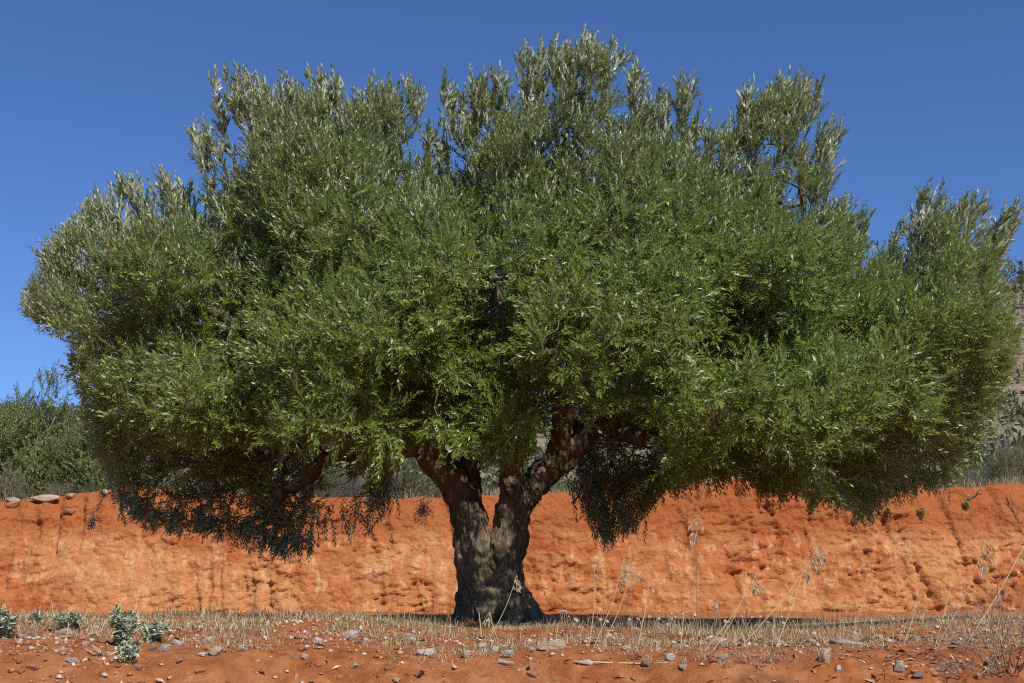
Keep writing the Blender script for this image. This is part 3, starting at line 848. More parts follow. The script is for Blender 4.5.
place_bush('olive', 38, 470, 7.0, 125, 160, 'tall bushy wild olive left of the crown, its shoots standing up against the sky', 'wild olive', 'wild olives behind the bank')
place_bush('olive', 98, 478, 6.0, 90, 130, 'wild olive bush half behind the lower left of the big crown', 'wild olive', 'wild olives behind the bank')
place_bush('olive', -25, 455, 9.0, 100, 140, 'wild olive bush cut by the left edge of the picture', 'wild olive', 'wild olives behind the bank')
place_bush('grey', 8, 492, 5.6, 60, 52, 'grey leafless shrub at the left edge above the bank')
place_bush('grey', 62, 490, 5.4, 46, 30, 'low grey brown shrub on the bank top under the wild olives')
place_bush('grey', 25, 440, 12, 60, 50, 'grey shrub on the slope among the wild olives')
place_bush('sage', 95, 492, 5.2, 34, 22, 'small green shrub at the bank edge beside the left crown tips')
place_bush('sage', 408, 500, 5.4, 58, 42, 'grey green shrub seen under the left bough of the tree')
place_bush('grey', 372, 492, 6.5, 90, 60, 'brownish dry shrub behind the arching left bough')
place_bush('sage', 440, 496, 6.2, 50, 30, 'low green shrub just left of the forked trunk')
place_bush('sage', 330, 500, 7.5, 70, 60, 'green shrub in the shade behind the dark left foliage')
place_bush('grey', 620, 482, 6.0, 80, 55, 'pale dry shrub seen under the right bough of the tree')
place_bush('grey', 660, 486, 5.6, 60, 35, 'straw grey shrub above the bank, right of the hanging dark foliage')
place_bush('sage', 690, 470, 8.0, 70, 45, 'green shrub behind the straw grass on the right bank top')
place_bush('grey', 1004, 440, 9.0, 70, 80, 'tall grey brown shrub right of the crown')
place_bush('sage', 1008, 478, 5.6, 54, 55, 'grey green shrub above the bank at the right edge')
place_bush('grey', 975, 478, 6.4, 50, 40, 'dry shrub behind the lowest right leaves')
place_bush('sage', 1014, 425, 11, 70, 60, 'green shrub on the slope between the crown and the right edge')
place_bush('grey', 1018, 300, 26, 60, 40, 'grey shrub near the top of the right slope')
place_bush('sage', 1040, 400, 13, 90, 60, 'green shrub on the slope cut by the right edge')
place_bush('grey', 1030, 350, 20, 60, 44, 'greyish shrub high on the right slope')
place_bush('sage', 790, 470, 7.0, 80, 60, 'green shrub hidden mostly by the right half of the crown')
place_bush('sage', 880, 475, 7.5, 80, 60, 'green shrub behind the far right half of the crown')
place_bush('grey', 530, 485, 8.0, 80, 50, 'dry shrub behind the fork of the trunk')
place_bush('sage', 200, 490, 7.5, 90, 70, 'green shrub behind the dark lower left crown')
for k in protos:
    for src in protos[k]:
        if id(src) not in used:
            for ch in list(src.children): bpy.data.objects.remove(ch)
            bpy.data.objects.remove(src)

# far scrub on the hill reads as one mass
nS = 2600
sd = 30 + 75 * rng.uniform(0, 1, nS) ** .8; sa = rng.uniform(-1.1, 1.1, nS)
SX = sa * sd; SY = sd - 10
SP = np.stack([SX, SY, hill_h(SX, SY)], -1)
Bs = []; Ds = []; Ls = []; Ts = []
for i in range(nS):
    r_ = rng.uniform(.5, 1.3) * (1 + sd[i] / 160); m_ = 46
    dd_ = norm(rng.normal(size=(m_, 3))); dd_[:, 2] = np.abs(dd_[:, 2])
    Bs.append(SP[i] + dd_ * r_ * np.array([1, 1, .75]) * rng.uniform(.4, 1, (m_, 1))); Ds.append(norm(dd_ + rng.normal(size=dd_.shape) * .6 + np.array([0, 0, .5])))
    Ls.append(rng.uniform(.18, .42, m_)); Ts.append(np.clip(rng.uniform(0, 1) * .7 + rng.uniform(0, .3, m_), 0, 1))
Bs, Ds, Ls, Ts = np.concatenate(Bs), np.concatenate(Ds), np.concatenate(Ls), np.concatenate(Ts)
Bf = np.vstack([Bs, Bs, Bs]); Df = np.vstack([Ds, norm(Ds + rng.normal(size=Ds.shape) * .7), norm(Ds + rng.normal(size=Ds.shape) * .7)])
Lf = np.concatenate([Ls] * 3)
sc = mesh_quads('hillside_scrub', leaf_verts(Bf, Df, rng.normal(size=Bf.shape) * .5 + np.array([0, 0, 1.]), Lf, Lf * .34), 4, M['shrub_leaf'], tint=np.concatenate([Ts] * 3))
tag(sc, 'grey green scrub covering the hillside far behind', 'scrub', kind='stuff')

# ------------------------------------------------------------------ grass
def blades(name, P, hgt, width, lean, mat, tint, up=None, parent=None):
    n_ = len(P)
    a = rng.uniform(0, 6.28, n_); w = np.stack([np.cos(a), np.sin(a), 0 * a], -1)
    b_ = rng.uniform(0, 6.28, n_); dr = np.stack([np.cos(b_), np.sin(b_), 0 * b_], -1) * lean[:, None]
    H = hgt[:, None]; upz = np.array([0, 0, 1.])
    p0 = P; p1 = P + H * (.55 * upz * np.sqrt(np.maximum(1 - lean[:, None] ** 2 * .6, .05)) + .32 * dr)
    p2 = P + H * (upz * np.maximum(1 - lean[:, None] * .95, .03) + dr)
    W_ = width[:, None] * w
    V_ = np.stack([p0 - W_ * .5, p0 + W_ * .5, p1 + W_ * .42, p1 - W_ * .42, p2 + W_ * .06, p2 - W_ * .06], 1)
    f = np.arange(n_)[:, None] * 6 + np.array([[0, 1, 2, 3]]); f2 = np.arange(n_)[:, None] * 6 + np.array([[3, 2, 4, 5]])
    return mesh_quads(name, V_.reshape(-1, 3), 4, mat, parent, faces=np.concatenate([f, f2]), tint=np.concatenate([tint, tint]))

n_ = 260000
gx = rng.uniform(-6.2, 6.2, n_); gy = rng.uniform(-4.6, 1.3, n_)
gpx, gpy = project(np.stack([gx, gy, ground_h(gx, gy)], -1))
front = np.interp(gpx, [0, 60, 160, 240, 350, 390, 470, 520, 590, 640, 700, 760, 830, 900, 960, 1024],
                       [630, 636, 642, 646, 646, 660, 664, 652, 652, 652, 662, 664, 650, 646, 648, 656])
back = np.interp(gpx, [0, 150, 330, 460, 560, 640, 760, 900, 1024], [622, 617, 617, 625, 626, 627, 629, 625, 619])
noise_ = fbm(np.stack([gx, gy, 0 * gx], -1) * 3.3, 3, 800)
w_ = smooth(-5, 5, front - gpy + 14 * (noise_ - .5) + 26 * (fbm(np.stack([gx, gy * .3, 0 * gx], -1) * 1.3, 3, 805) - .5)) * smooth(-3, 2, gpy - back + 3) * smooth(.42, .60, noise_ + .09)
w_ *= np.where((np.hypot(gx + .13, gy) < .5), .25, 1.)
k = rng.uniform(0, 1, n_) < w_ * .85
gx, gy = gx[k], gy[k]; gpx = gpx[k]
GP = np.stack([gx, gy, ground_h(gx, gy) - .004], -1)
lean = np.clip(rng.beta(2.2, .9, len(GP)), 0, .985)
gh = rng.uniform(.02, .066, len(GP)) * (1 + .9 * (rng.uniform(0, 1, len(GP)) < .16)) * (.55 + 1.0 * fbm(GP * 2.3, 3, 815)) * np.where(GP[:, 1] > -3.2, 1.12, .75)
patch = fbm(GP * 1.4, 2, 820)
tg = np.clip(rng.uniform(0, .88, len(GP)) + .35 * smooth(.55, .7, patch) * (gpx < 520), 0, 1)
tag(blades('dry_grass', GP, gh, rng.uniform(.0018, .0045, len(GP)), lean, M['straw'], tg), 'mat of dry straw grass along the terrace edge', 'dry grass', kind='stuff')

# sparse taller wisps, right of the trunk and at the far right
n_ = 420
gx = np.concatenate([rng.uniform(.45, 2.2, n_ // 2), rng.uniform(.4, 5.2, n_ - n_ // 2)]); gy = rng.uniform(-4.1, -1.9, n_)
GP = np.stack([gx, gy, ground_h(gx, gy) - .004], -1)
tag(blades('wispy_grass', GP, rng.uniform(.10, .34, n_), rng.uniform(.0018, .003, n_), rng.uniform(.08, .7, n_), M['pale_grass'], rng.uniform(.3, .8, n_)), 'fine pale grass wisps standing above the straw right of the trunk', 'dry grass', kind='stuff')

# greener tufts at the foot of the bank on the left and by the trunk
n_ = 9000
gx = rng.uniform(-5.6, 0, n_); gy = rng.uniform(-2.2, 1.0, n_)
gpx, gpy = project(np.stack([gx, gy, ground_h(gx, gy)], -1))
dn = fbm(np.stack([gx, gy, 0 * gx], -1) * 1.7, 3, 830)
k = rng.uniform(0, 1, n_) < smooth(.46, .6, dn) * (((gpx > 150) & (gpx < 240)) | ((gpx > 300) & (gpx < 455))) * 1.
GP = np.stack([gx[k], gy[k], ground_h(gx[k], gy[k]) - .004], -1)
tag(blades('green_grass', GP, rng.uniform(.05, .17, len(GP)), rng.uniform(.003, .005, len(GP)), rng.uniform(.05, .7, len(GP)), M['green_grass'], rng.uniform(0, 1, len(GP))), 'sparse greenish grass tufts at the foot of the bank', 'grass', kind='stuff')

# pale grass along the top of the bank
n_ = 26000
gx = rng.uniform(-8.4, 8.4, n_); gy = rng.uniform(FOOT_Y + .95, FOOT_Y + 2.6, n_)
gz = np.where(gy > FOOT_Y + 2.15, hill_h(gx, gy), bank_top(gx)) - .01
gpx, gpy = project(np.stack([gx, gy, gz], -1))
dn = fbm(np.stack([gx, gy, 0 * gx], -1) * 1.6, 3, 840)
prob = np.interp(gpx, [0, 100, 300, 420, 560, 640, 730, 800, 930, 960, 1024], [.25, .25, .1, .25, .4, .9, .9, .3, .5, .9, .9])
k = rng.uniform(0, 1, n_) < prob * smooth(.38, .55, dn)
GP = np.stack([gx[k], gy[k], gz[k]], -1)
tag(blades('bank_grass', GP, rng.uniform(.08, .26, len(GP)), rng.uniform(.004, .007, len(GP)), rng.uniform(.1, .75, len(GP)), M['pale_grass'], rng.uniform(0, 1, len(GP))), 'pale dry grass fringe along the top of the bank', 'dry grass', kind='stuff')

# ------------------------------------------------------------------ stones
import bmesh
def stone_mesh(seed):
    bm = bmesh.new(); bmesh.ops.create_icosphere(bm, subdivisions=3, radius=1)
    co_ = np.array([v.co for v in bm.verts])
    r2 = np.random.default_rng(seed)
    # facet by clipping with random planes, then roughen
    for _ in range(15):
        nn_ = norm(r2.normal(size=3)); off = r2.uniform(.45, .85)
        dd_ = co_ @ nn_ - off
        co_ = co_ - np.maximum(dd_, 0)[:, None] * nn_ * .92
    co_ *= (1 + .34 * (fbm(co_ * 2.2 + seed, 4, seed) - .5))[:, None]
    for v, c_ in zip(bm.verts, co_): v.co = c_
    me_ = bpy.data.meshes.new('stone'); bm.to_mesh(me_); bm.free()
    me_.polygons.foreach_set('use_smooth', np.zeros(len(me_.polygons), bool))
    return me_
SM = {}
def stone(px, py, w, h, col, label, group='stones on the red slope', P=None, sink=.24):
    v = int(rng.integers(6)); key = (v, col)
    if key not in SM:
        m_ = stone_mesh(900 + v * 13); m_.materials.append(STONE[col]); SM[key] = m_
    o = link(bpy.data.objects.new('stone', SM[key]))
    P = hit(float(px), float(py) + h * .3) if P is None else P
    ppm = FOC / (P[1] + 10)
    rx = w / ppm / 1.6; rz = h / ppm / 1.6
    o.scale = (rx, min(rx, rz * 1.5) * rng.uniform(.8, 1.0), rz)
    o.rotation_euler = (rng.normal(0, .12), rng.normal(0, .15), rng.normal(0, .5))
    o.location = (P[0], P[1], P[2] + rz * (.8 - 2 * sink))
    tag(o, label, 'stone', group)
    return o

S = [
 (64,632,16,7,'grey','flat grey stone between the leafy thistles at the far left'),
 (30,633,13,7,'dark','dark grey stone below the leftmost thistle'),
 (20,636,9,7,'grey','small pale grey stone next to the leftmost thistle'),
 (56,641,12,6,'red','flat pinkish stone on red soil left of the big thistle'),
 (62,650,13,6,'grey','low grey stone half sunk in red soil at left'),
 (72,660,12,8,'grey','grey stone lying on the slope below left of the big thistle'),
 (32,667,15,7,'red','broad reddish slab on the slope at far left'),
 (21,671,9,6,'red','small reddish lump beside the broad slab at far left'),
 (86,644,11,6,'beige','pale beige stone left of the big thistle base'),
 (93,652,14,6,'red','long reddish flat stone in front of the big thistle'),
 (137,667,11,8,'red','brownish stone on bare soil below the big thistle'),
 (152,648,9,6,'dark','dark stone right behind the smaller thistle base'),
 (165,648,13,10,'grey','squarish grey stone right of the two thistles'),
 (176,642,12,8,'blue','bluish white stone near the two thistles, the upper of its pair'),
 (202,654,10,5,'white','flat white stone left of the beige pair'),
 (208,640,14,8,'beige','wide beige stone in the dry grass edge, left'),
 (216,650,12,10,'beige','rounded beige stone on soil under the left grass edge'),
 (180,660,9,7,'red','reddish stone on open soil below the bluish one'),
 (200,671,15,6,'red','long low red brown stone near the lower left edge'),
 (243,649,9,7,'grey','small grey stone at the edge of the left grass'),
 (257,661,5,4,'white','tiny bright white pebble on bare red soil'),
 (304,656,10,9,'beige','upright beige stone standing on bare red soil'),
 (293,657,6,6,'red','small red stone touching the upright beige one'),
 (317,641,10,9,'white','white stone in the grass left of the large bluish one'),
 (351,635,15,12,'blue','largest bluish white stone in the grass left of the trunk'),
 (354,666,10,6,'beige','little tan stone on soil below the large bluish one'),
 (339,677,8,8,'red','red clod near the bottom edge left of centre'),
 (407,636,13,7,'grey','grey stone half hidden in grass left of the trunk'),
 (426,652,18,9,'white','broad pale stone in straw left of the trunk'),
 (420,673,14,8,'red','flat reddish stone on soil below the broad pale one'),
 (396,680,9,6,'beige','tan stone at the bottom edge below the straw'),
 (467,654,12,9,'beige','beige stone in straw below the left stem'),
 (482,646,9,7,'blue','blue grey pebble just in front of the trunk'),
 (493,649,10,9,'white','round white stone just in front of the trunk'),
 (507,654,16,9,'grey','wide grey stone below the right stem'),
 (504,662,15,7,'blue','flat bluish stone on the soil below the trunk, at the straw edge'),
 (532,649,10,7,'grey','grey stone right of the trunk foot'),
 (532,674,13,7,'red','reddish stone on bare soil below the right root'),
 (551,645,24,14,'beige','large pale lumpy stone right of the trunk root'),
 (586,662,11,6,'white','flat white stone on bare soil beside the fallen stalk'),
 (609,636,9,6,'white','small white stone in straw among the wild oats'),
 (626,648,11,7,'beige','tan stone in straw right of the fallen stalk'),
 (647,663,13,10,'dark','dark angular stone on soil below the straw'),
 (671,657,11,8,'white','white angular stone right of the dark one'),
 (682,666,9,7,'grey','small grey stone under the white angular one'),
 (718,642,20,12,'beige','big pale rough stone half buried in straw, right'),
 (723,658,12,9,'grey','grey stone under the big pale rough one'),
 (812,641,11,8,'grey','grey stone next to the long slab at right'),
 (846,642,42,8,'grey','long flat grey slab in straw at right'),
 (825,656,13,18,'beige','tall pale stone standing on dark soil at right'),
 (838,668,7,7,'white','small white stone right of the tall standing one'),
 (901,638,13,9,'red','orange stone in straw at right'),
 (899,666,12,13,'grey','upright brownish grey stone on dark soil at right'),
 (918,675,11,7,'dark','dark rounded stone near the bottom right'),
 (938,669,9,5,'beige','flat pale stone near the dark rounded one'),
 (957,642,14,9,'dark','dark grey stone in straw at far right'),
 (977,624,13,5,'beige','flat beige stone lying by the black hose'),
 (778,660,10,8,'red','reddish clod in the straw below the wild oats at right'),
 (872,655,11,6,'red','red stone on dark soil between the two upright stones'),
 (990,664,12,8,'dark','dark stone under the bare thorny shrub'),
]
for r_ in S: stone(*r_)
# rocks on the top edge of the bank
for (x, y_, w, h, c_, lb) in [(44,500,26,8,'beige','pale flat rock on the bank top at far left'), (12,506,22,7,'red','reddish rock slab at the left edge of the bank top'), (12,499,12,6,'grey','grey rock above the reddish slab at far left'),
                 (70,497,9,6,'beige','small tan rock on the bank top below the grey shrub'), (105,494,12,6,'beige','tan rock on the bank edge beside the left crown tips'), (68,512,12,7,'red','red boulder stuck in the upper bank at left'), (372,503,16,9,'beige','pale rock on the bank top under the left bough')]:
    Pb = bank_hit(x, y_)
    stone(x, y_, w, h, c_, lb, 'rocks on the edge of the bank', Pb)

# gravel: grit and crumbs of soil on the slope
n_ = 30000
gx = rng.uniform(-5.5, 5.5, n_); gy = -5.1 + 2.7 * rng.uniform(0, 1, n_)
k = rng.uniform(0, 1, n_) < .25 + .75 * smooth(.45, .6, fbm(np.stack([gx, gy, 0 * gx], -1) * 2.1, 3, 860))
gx, gy = gx[k], gy[k]; n_ = len(gx)
sz = .0025 + .017 * rng.uniform(0, 1, n_) ** 5
ctr = np.stack([gx, gy, ground_h(gx, gy) + sz * .25], -1)
oc = np.array([[1, 0, 0], [-1, 0, 0], [0, 1, 0], [0, -1, 0], [0, 0, 1], [0, 0, -1]], float)
th = rng.uniform(0, 6.28, n_)
vv = ctr[:, None, :] + (oc[None] * rng.uniform(.55, 1.2, (n_, 6, 1)) + rng.normal(size=(n_, 6, 3)) * .15) * sz[:, None, None] * np.array([1.25, 1, .75])
tri = np.array([[0, 2, 4], [2, 1, 4], [1, 3, 4], [3, 0, 4], [2, 0, 5], [1, 2, 5], [3, 1, 5], [0, 3, 5]])
ff = (np.arange(n_)[:, None, None] * 6 + tri[None]).reshape(-1, 3)
M['gravel'] = tint_mat('gravel', [(0, (.26, .09, .04)), (.5, (.42, .17, .075)), (.68, (.54, .32, .19)), (.88, (.48, .40, .31)), (1, (.66, .60, .51))], .9)
tag(mesh_quads('gravel', vv.reshape(-1, 3), 3, M['gravel'], faces=ff, tint=np.repeat(rng.uniform(0, 1, n_), 8)), 'reddish grit and pebbles strewn over the slope', 'gravel', kind='stuff')

# leaf litter and straw bits on the dark soil at right
n_ = 9000
lx = rng.uniform(-5, 5, n_); ly = rng.uniform(-4.9, -3.0, n_)
k = rng.uniform(0, 1, n_) < np.interp(lx, [-5, -1, 1, 1.8, 5], [.06, .12, .3, .8, 1])
lx, ly = lx[k], ly[k]
LP = np.stack([lx, ly, ground_h(lx, ly) + .006], -1)
a = rng.uniform(0, 6.28, len(LP)); LD = np.stack([np.cos(a), np.sin(a), rng.normal(0, .35, len(LP))], -1)
M['litter'] = tint_mat('litter', [(0, (.10, .05, .03)), (.45, (.24, .13, .07)), (.75, (.42, .31, .19)), (1, (.55, .46, .32))], .85)
ll = rng.uniform(.02, .07, len(LP))
tag(mesh_quads('leaf_litter', leaf_verts(LP, LD, rng.normal(size=LP.shape) * .4 + np.array([0, 0, 1.]), ll, ll * rng.uniform(.1, .4, len(LP))), 4, M['litter'], tint=rng.uniform(0, 1, len(LP))), 'dead leaves and straw bits on the soil', 'leaf litter', kind='stuff')

# ------------------------------------------------------------------ grey green thistles
def thistle(px, py, w, h, label, seed):
    P = hit(float(px), float(py)); ppm = FOC / (P[1] + 10)
    o = empty('thistle', P); r_ = w / ppm / 2 * 1.15; hh = h / ppm * .9
    nL = max(int(1500 * (w * h) / 1800), 300)
    polys = []; B_ = []; D_ = []
    nst = max(7, int(w / 2.2))
    for k in range(nst):
        a = rng.uniform(0, 6.28); q = rng.uniform(.1, .85)
        tip = np.array([math.cos(a) * r_ * q, math.sin(a) * r_ * q, hh * rng.uniform(.55, .95) * (1 - .35 * q)])
        pts = spline(np.array([[0, 0, -.02], tip * np.array([.45, .45, .5]), tip]), 5)
        polys.append((pts, np.linspace(.005, .0025, len(pts))))
        for j in range(max(4, nL // nst // 2)):
            i_ = rng.integers(2, len(pts)); B_.append(pts[i_] + rng.normal(size=3) * .008); D_.append(norm(np.array([math.cos(a), math.sin(a), .5]) * .5 + rng.normal(size=3) * .8 + np.array([0, 0, .35])))
    tubes('stem', polys, M['pale_stem'], o, 5)
    B_ = np.array(B_); D_ = np.array(D_); LL = rng.uniform(.02, .048, len(B_))
    # toothed leaf: a main blade with side lobes
    lob = [leaf_verts(B_, D_, rng.normal(size=B_.shape) * .4 + np.array([0, -.2, 1.]), LL, LL * .34, .3)]
    side = norm(np.cross(D_, np.array([0, 0, 1.]) + rng.normal(size=D_.shape) * .2))
    for sg in (-1, 1):
        for f in (.35, .65):
            lob.append(leaf_verts(B_ + D_ * (LL * f)[:, None], norm(D_ * .7 + side * sg), rng.normal(size=B_.shape) * .4 + np.array([0, -.2, 1.]), LL * .42, LL * .17, .3))
    vv_ = np.concatenate(lob)
    t_ = rng.uniform(0, 1, len(B_))
    mesh_quads('leaves', vv_, 4, M['thistle_leaf'], o, tint=np.concatenate([t_] * 5))
    tag(o, label, 'thistle', 'thistles at the terrace edge')
M['pale_stem'] = noisy_mat('pale_stem', [(.3, (.34, .33, .22)), (.7, (.52, .50, .36))], 20, .8, .2)
thistle(122, 645, 52, 40, 'largest grey green thistle, spilling over the red slope at left', 1)
thistle(127, 661, 20, 22, 'small grey green thistle hanging on the slope under the largest one', 6)
thistle(153, 642, 28, 26, 'leafy thistle right beside the largest one', 2)
thistle(70, 630, 42, 20, 'low spreading thistle left of the largest one', 3)
thistle(6, 638, 26, 36, 'thistle cut by the left edge of the picture', 4)
thistle(36, 625, 14, 14, 'smallest thistle, second from the left edge', 5)
# straw coloured dead stalks of the big thistle
dt = empty('dead_stalks', hit(104., 655.))
polys = []
for k in range(9):
    tip = np.array([np.clip(rng.normal(-.01, .05), -.08, .08), rng.normal(-.03, .03), rng.uniform(.03, .08)])
    polys.append((spline(np.array([[0, 0, -.01], tip * .6 + rng.normal(size=3) * .01, tip]), 4), np.linspace(.005, .002, 9)))
tubes('stalk', polys, M['oat_stem'], dt, 5)
tag(dt, 'pale dead stalks lying at the foot of the largest thistle', 'dead plant')

# weeds growing on the bank face
M['root_tuft'] = tint_mat('root_tuft', [(0, (.16, .06, .03)), (.6, (.30, .14, .07)), (1, (.42, .30, .18))], .9)
def weed(px, py, w, h, kind, label):
    P = bank_hit(px, py); ppm = FOC / (P[1] + 10)
    n2 = int(60 + w * h * .8)
    o = empty('weed', P)
    dd_ = norm(rng.normal(size=(n2, 3)) * .6 + np.array([0, -.6, .6])); r_ = w / ppm / 2
    Bq = dd_ * rng.uniform(.1, .8, (n2, 1)) * np.array([r_, r_, h / ppm])
    LL = rng.uniform(.03, .06, n2)
    mesh_quads('foliage', leaf_verts(Bq, norm(dd_ + rng.normal(size=dd_.shape) * .5), rng.normal(size=dd_.shape) * .5 + np.array([0, -.5, .8]), LL, LL * .3), 4, M[kind], o, tint=rng.uniform(0, 1, n2))
    tubes('stem', [([[0, .01, 0], b_ * .5, b_] , [.004, .003, .002]) for b_ in Bq[:10]], M['dry_twig'], o, 4)
    tag(o, label, 'weed', 'weeds on the bank face')
weed(92, 526, 9, 17, 'grey_shrub', 'dry brown tuft on the bank face at left')
weed(136, 514, 22, 8, 'thistle_leaf', 'green weed on the bank below the left crown tips')
weed(812, 508, 10, 10, 'far_leaf', 'small green weed on the bank under the right crown')
weed(922, 516, 9, 8, 'far_leaf', 'small green weed on the bank right of the hanging twig')
weed(966, 508, 7, 10, 'far_leaf', 'thin green weed near the top of the bank at right')
weed(888, 516, 12, 8, 'shrub_leaf', 'dull weed with a pale stone on the right bank')
weed(425, 513, 26, 20, 'root_tuft', 'reddish dry roots and tuft at the bank top left of the trunk')

# ------------------------------------------------------------------ wild oats and other stalks
def oat(base, tip, ears, label, lean_depth=0.0, thick=.0023, bend=.06):
    """stalk from a ground point to a tip (photo points); ears: number of hanging spikelets near the tip"""
    b_ = hit(float(base[0]), float(base[1])); b_[2] = ground_h(b_[0], b_[1]) - .01
    t_ = at(np.array(float(tip[0])), np.array(float(tip[1])), b_[1] + lean_depth)
    o = empty('wild_oat', b_)
    v = t_ - b_; L = np.linalg.norm(v)
    sd_ = np.array([-v[2], 0, v[0]]) / max(L, 1e-6) * L * bend * (-1 if v[0] > 0 else 1)
    pts = spline(np.array([np.zeros(3), v * .5 - sd_ * -.6, v * .85 - sd_ * -.3, v]), 6)
    tubes('stem', [(pts, np.linspace(thick, thick * .35, len(pts)))], M['oat_stem'], o, 5)
    if ears:
        Bq = []; Dq = []; ped = []
        for k in range(ears):
            f = rng.uniform(.62, 1.0); i_ = int(f * (len(pts) - 1))
            off = np.array([rng.normal(0, .014) + .012 * np.sign(v[0]), rng.normal(0, .015), -rng.uniform(.018, .045)])
            q_ = pts[i_] + off; ped.append(([pts[i_], pts[i_] + off * np.array([.6, .6, .35]), q_], [.0012, .001, .0008]))
            for sg in (-1, 1):
                Bq.append(q_); Dq.append(norm(np.array([rng.normal(0, .25) + .22 * sg + .35 * np.sign(v[0]), rng.normal(0, .2), -1.0])))
        Bq = np.array(Bq); Dq = np.array(Dq); LL = rng.uniform(.026, .04, len(Bq))
        for pd_ in ped: tubes('pedicel', [pd_], M['oat_stem'], o, 4)
        N1 = rng.normal(size=Bq.shape)
        for q0 in range(0, len(Bq), 2):
            sl = slice(q0, q0 + 2)
            vv_ = np.concatenate([leaf_verts(Bq[sl], Dq[sl], N1[sl], LL[sl], LL[sl] * .26, .3), leaf_verts(Bq[sl], Dq[sl], np.cross(Dq[sl], N1[sl]), LL[sl], LL[sl] * .26, .3)])
            mesh_quads('spikelet', vv_, 4, M['oat_ear'], o, tint=np.tile(rng.uniform(0, 1, 2), 2))
    tag(o, label, 'wild oat', 'dry wild oats along the terrace edge')
oat((488, 640), (517, 574), 8, 'wild oat leaning right in front of the trunk')
oat((482, 640), (479, 612), 0, 'short bare stalk before the foot of the trunk', 0, .004, 0)
oat((499, 641), (490, 611), 7, 'short wild oat with plump spikelets before the trunk foot')
oat((588, 650), (594, 562), 3, 'upright wild oat, first one right of the trunk')
oat((591, 652), (624, 556), 12, 'wild oat with full ear bending right under the dark hanging leaves')
oat((600, 650), (633, 562), 3, 'wild oat crossing just right of the full eared one')
oat((637, 648), (649, 582), 3, 'slender wild oat between the dark leaves and the pale bank patch', 0, .003, .02)
oat((697, 652), (698, 505), 10, 'tall thin upright wild oat reaching the bank top', -.4, .002, .01)
oat((702, 652), (757, 572), 12, 'wild oat with a bunch of drooping spikelets, leaning right')
oat((710, 654), (748, 585), 0, 'bare stalk beside the oat with drooping spikelets')
oat((738, 648), (820, 543), 18, 'longest leaning wild oat with a heavy ear')
oat((774, 650), (806, 560), 5, 'straight wild oat crossing under the heavy eared one', 0, .003, .03)
oat((680, 650), (684, 600), 0, 'short thin bare stalk in straw at mid right', 0, .0025, .02)
oat((903, 644), (916, 600), 4, 'short wild oat alone on the right bank')
oat((934, 648), (955, 566), 0, 'bare stalk with no ear, left of the rightmost oats', 0, .0028, .02)
oat((935, 648), (985, 540), 14, 'wild oat with two bunches of pale spikelets at right')
oat((965, 644), (1026, 541), 6, 'thick leaning stalk at the right edge', 0, .0042, .03)

# fallen straw on the slope
fp = [hit(x, y_) + np.array([0, 0, .012]) for x, y_ in ((573., 664.), (600., 665.), (640., 666.), (668., 665.))]
fs = tubes('fallen_stalk', [(spline(np.array(fp), 5), np.linspace(.004, .0025, 16))], M['oat_stem'], None, 5)
tag(fs, 'long straw coloured stalk lying across the red soil', 'stalk')

# dry flower stalks with round seed heads
def seed_stalk(px, py_top, py_base, nh, label):
    b_ = hit(float(px), float(py_base)); o = empty('dry_flower', b_)
    for k in range(nh):
        tip = at(np.array(px + rng.normal(0, 5.)), np.array(py_top + abs(rng.normal(0, 4.))), b_[1]) - b_
        st_ = tubes('stem', [([np.array([0, 0, -.01]), tip * .55 + np.array([rng.normal(0, .008), 0, .01]), tip], [.002, .0018, .0014])], M['dry_twig'], o, 4)
        bm = bmesh.new(); bmesh.ops.create_icosphere(bm, subdivisions=1, radius=rng.uniform(.007, .012))
        for v in bm.verts: v.co = v.co * rng.uniform(.75, 1.3)
        m_ = bpy.data.meshes.new('seed_head'); bm.to_mesh(m_); bm.free(); m_.materials.append(M['seed_head'])
        ob = link(bpy.data.objects.new('seed_head', m_), st_); ob.location = tip
    tag(o, label, 'dry flower', 'dry flower stalks with round seed heads')
for px_, yt, yb, nh, lb in [(566,610,634,4,'dry flowers with four seed heads right of the trunk root'), (578,616,636,3,'low dry flowers in straw beside the first wild oats'), (603,618,638,2,'pair of dry flower heads at the foot of the full eared oat'),
     (631,617,640,3,'dry flowers between the slender oat and the full eared one'), (655,615,640,2,'two dry flower heads right of the slender oat'), (671,613,640,4,'cluster of four dry flower heads in mid straw'), (688,611,640,3,'three dry flower heads below the pale bank patch'),
     (713,604,640,3,'tallest dry flowers, by the foot of the tall thin oat'), (726,616,642,2,'pair of dry flower heads above the big pale stone'), (748,612,642,3,'dry flowers below the longest leaning oat'), (763,613,642,2,'pair of dry flower heads just left of the crossing oat'), (782,616,642,2,'last pair of dry flower heads above the black hose')]:
    seed_stalk(px_, yt, yb, nh, lb)

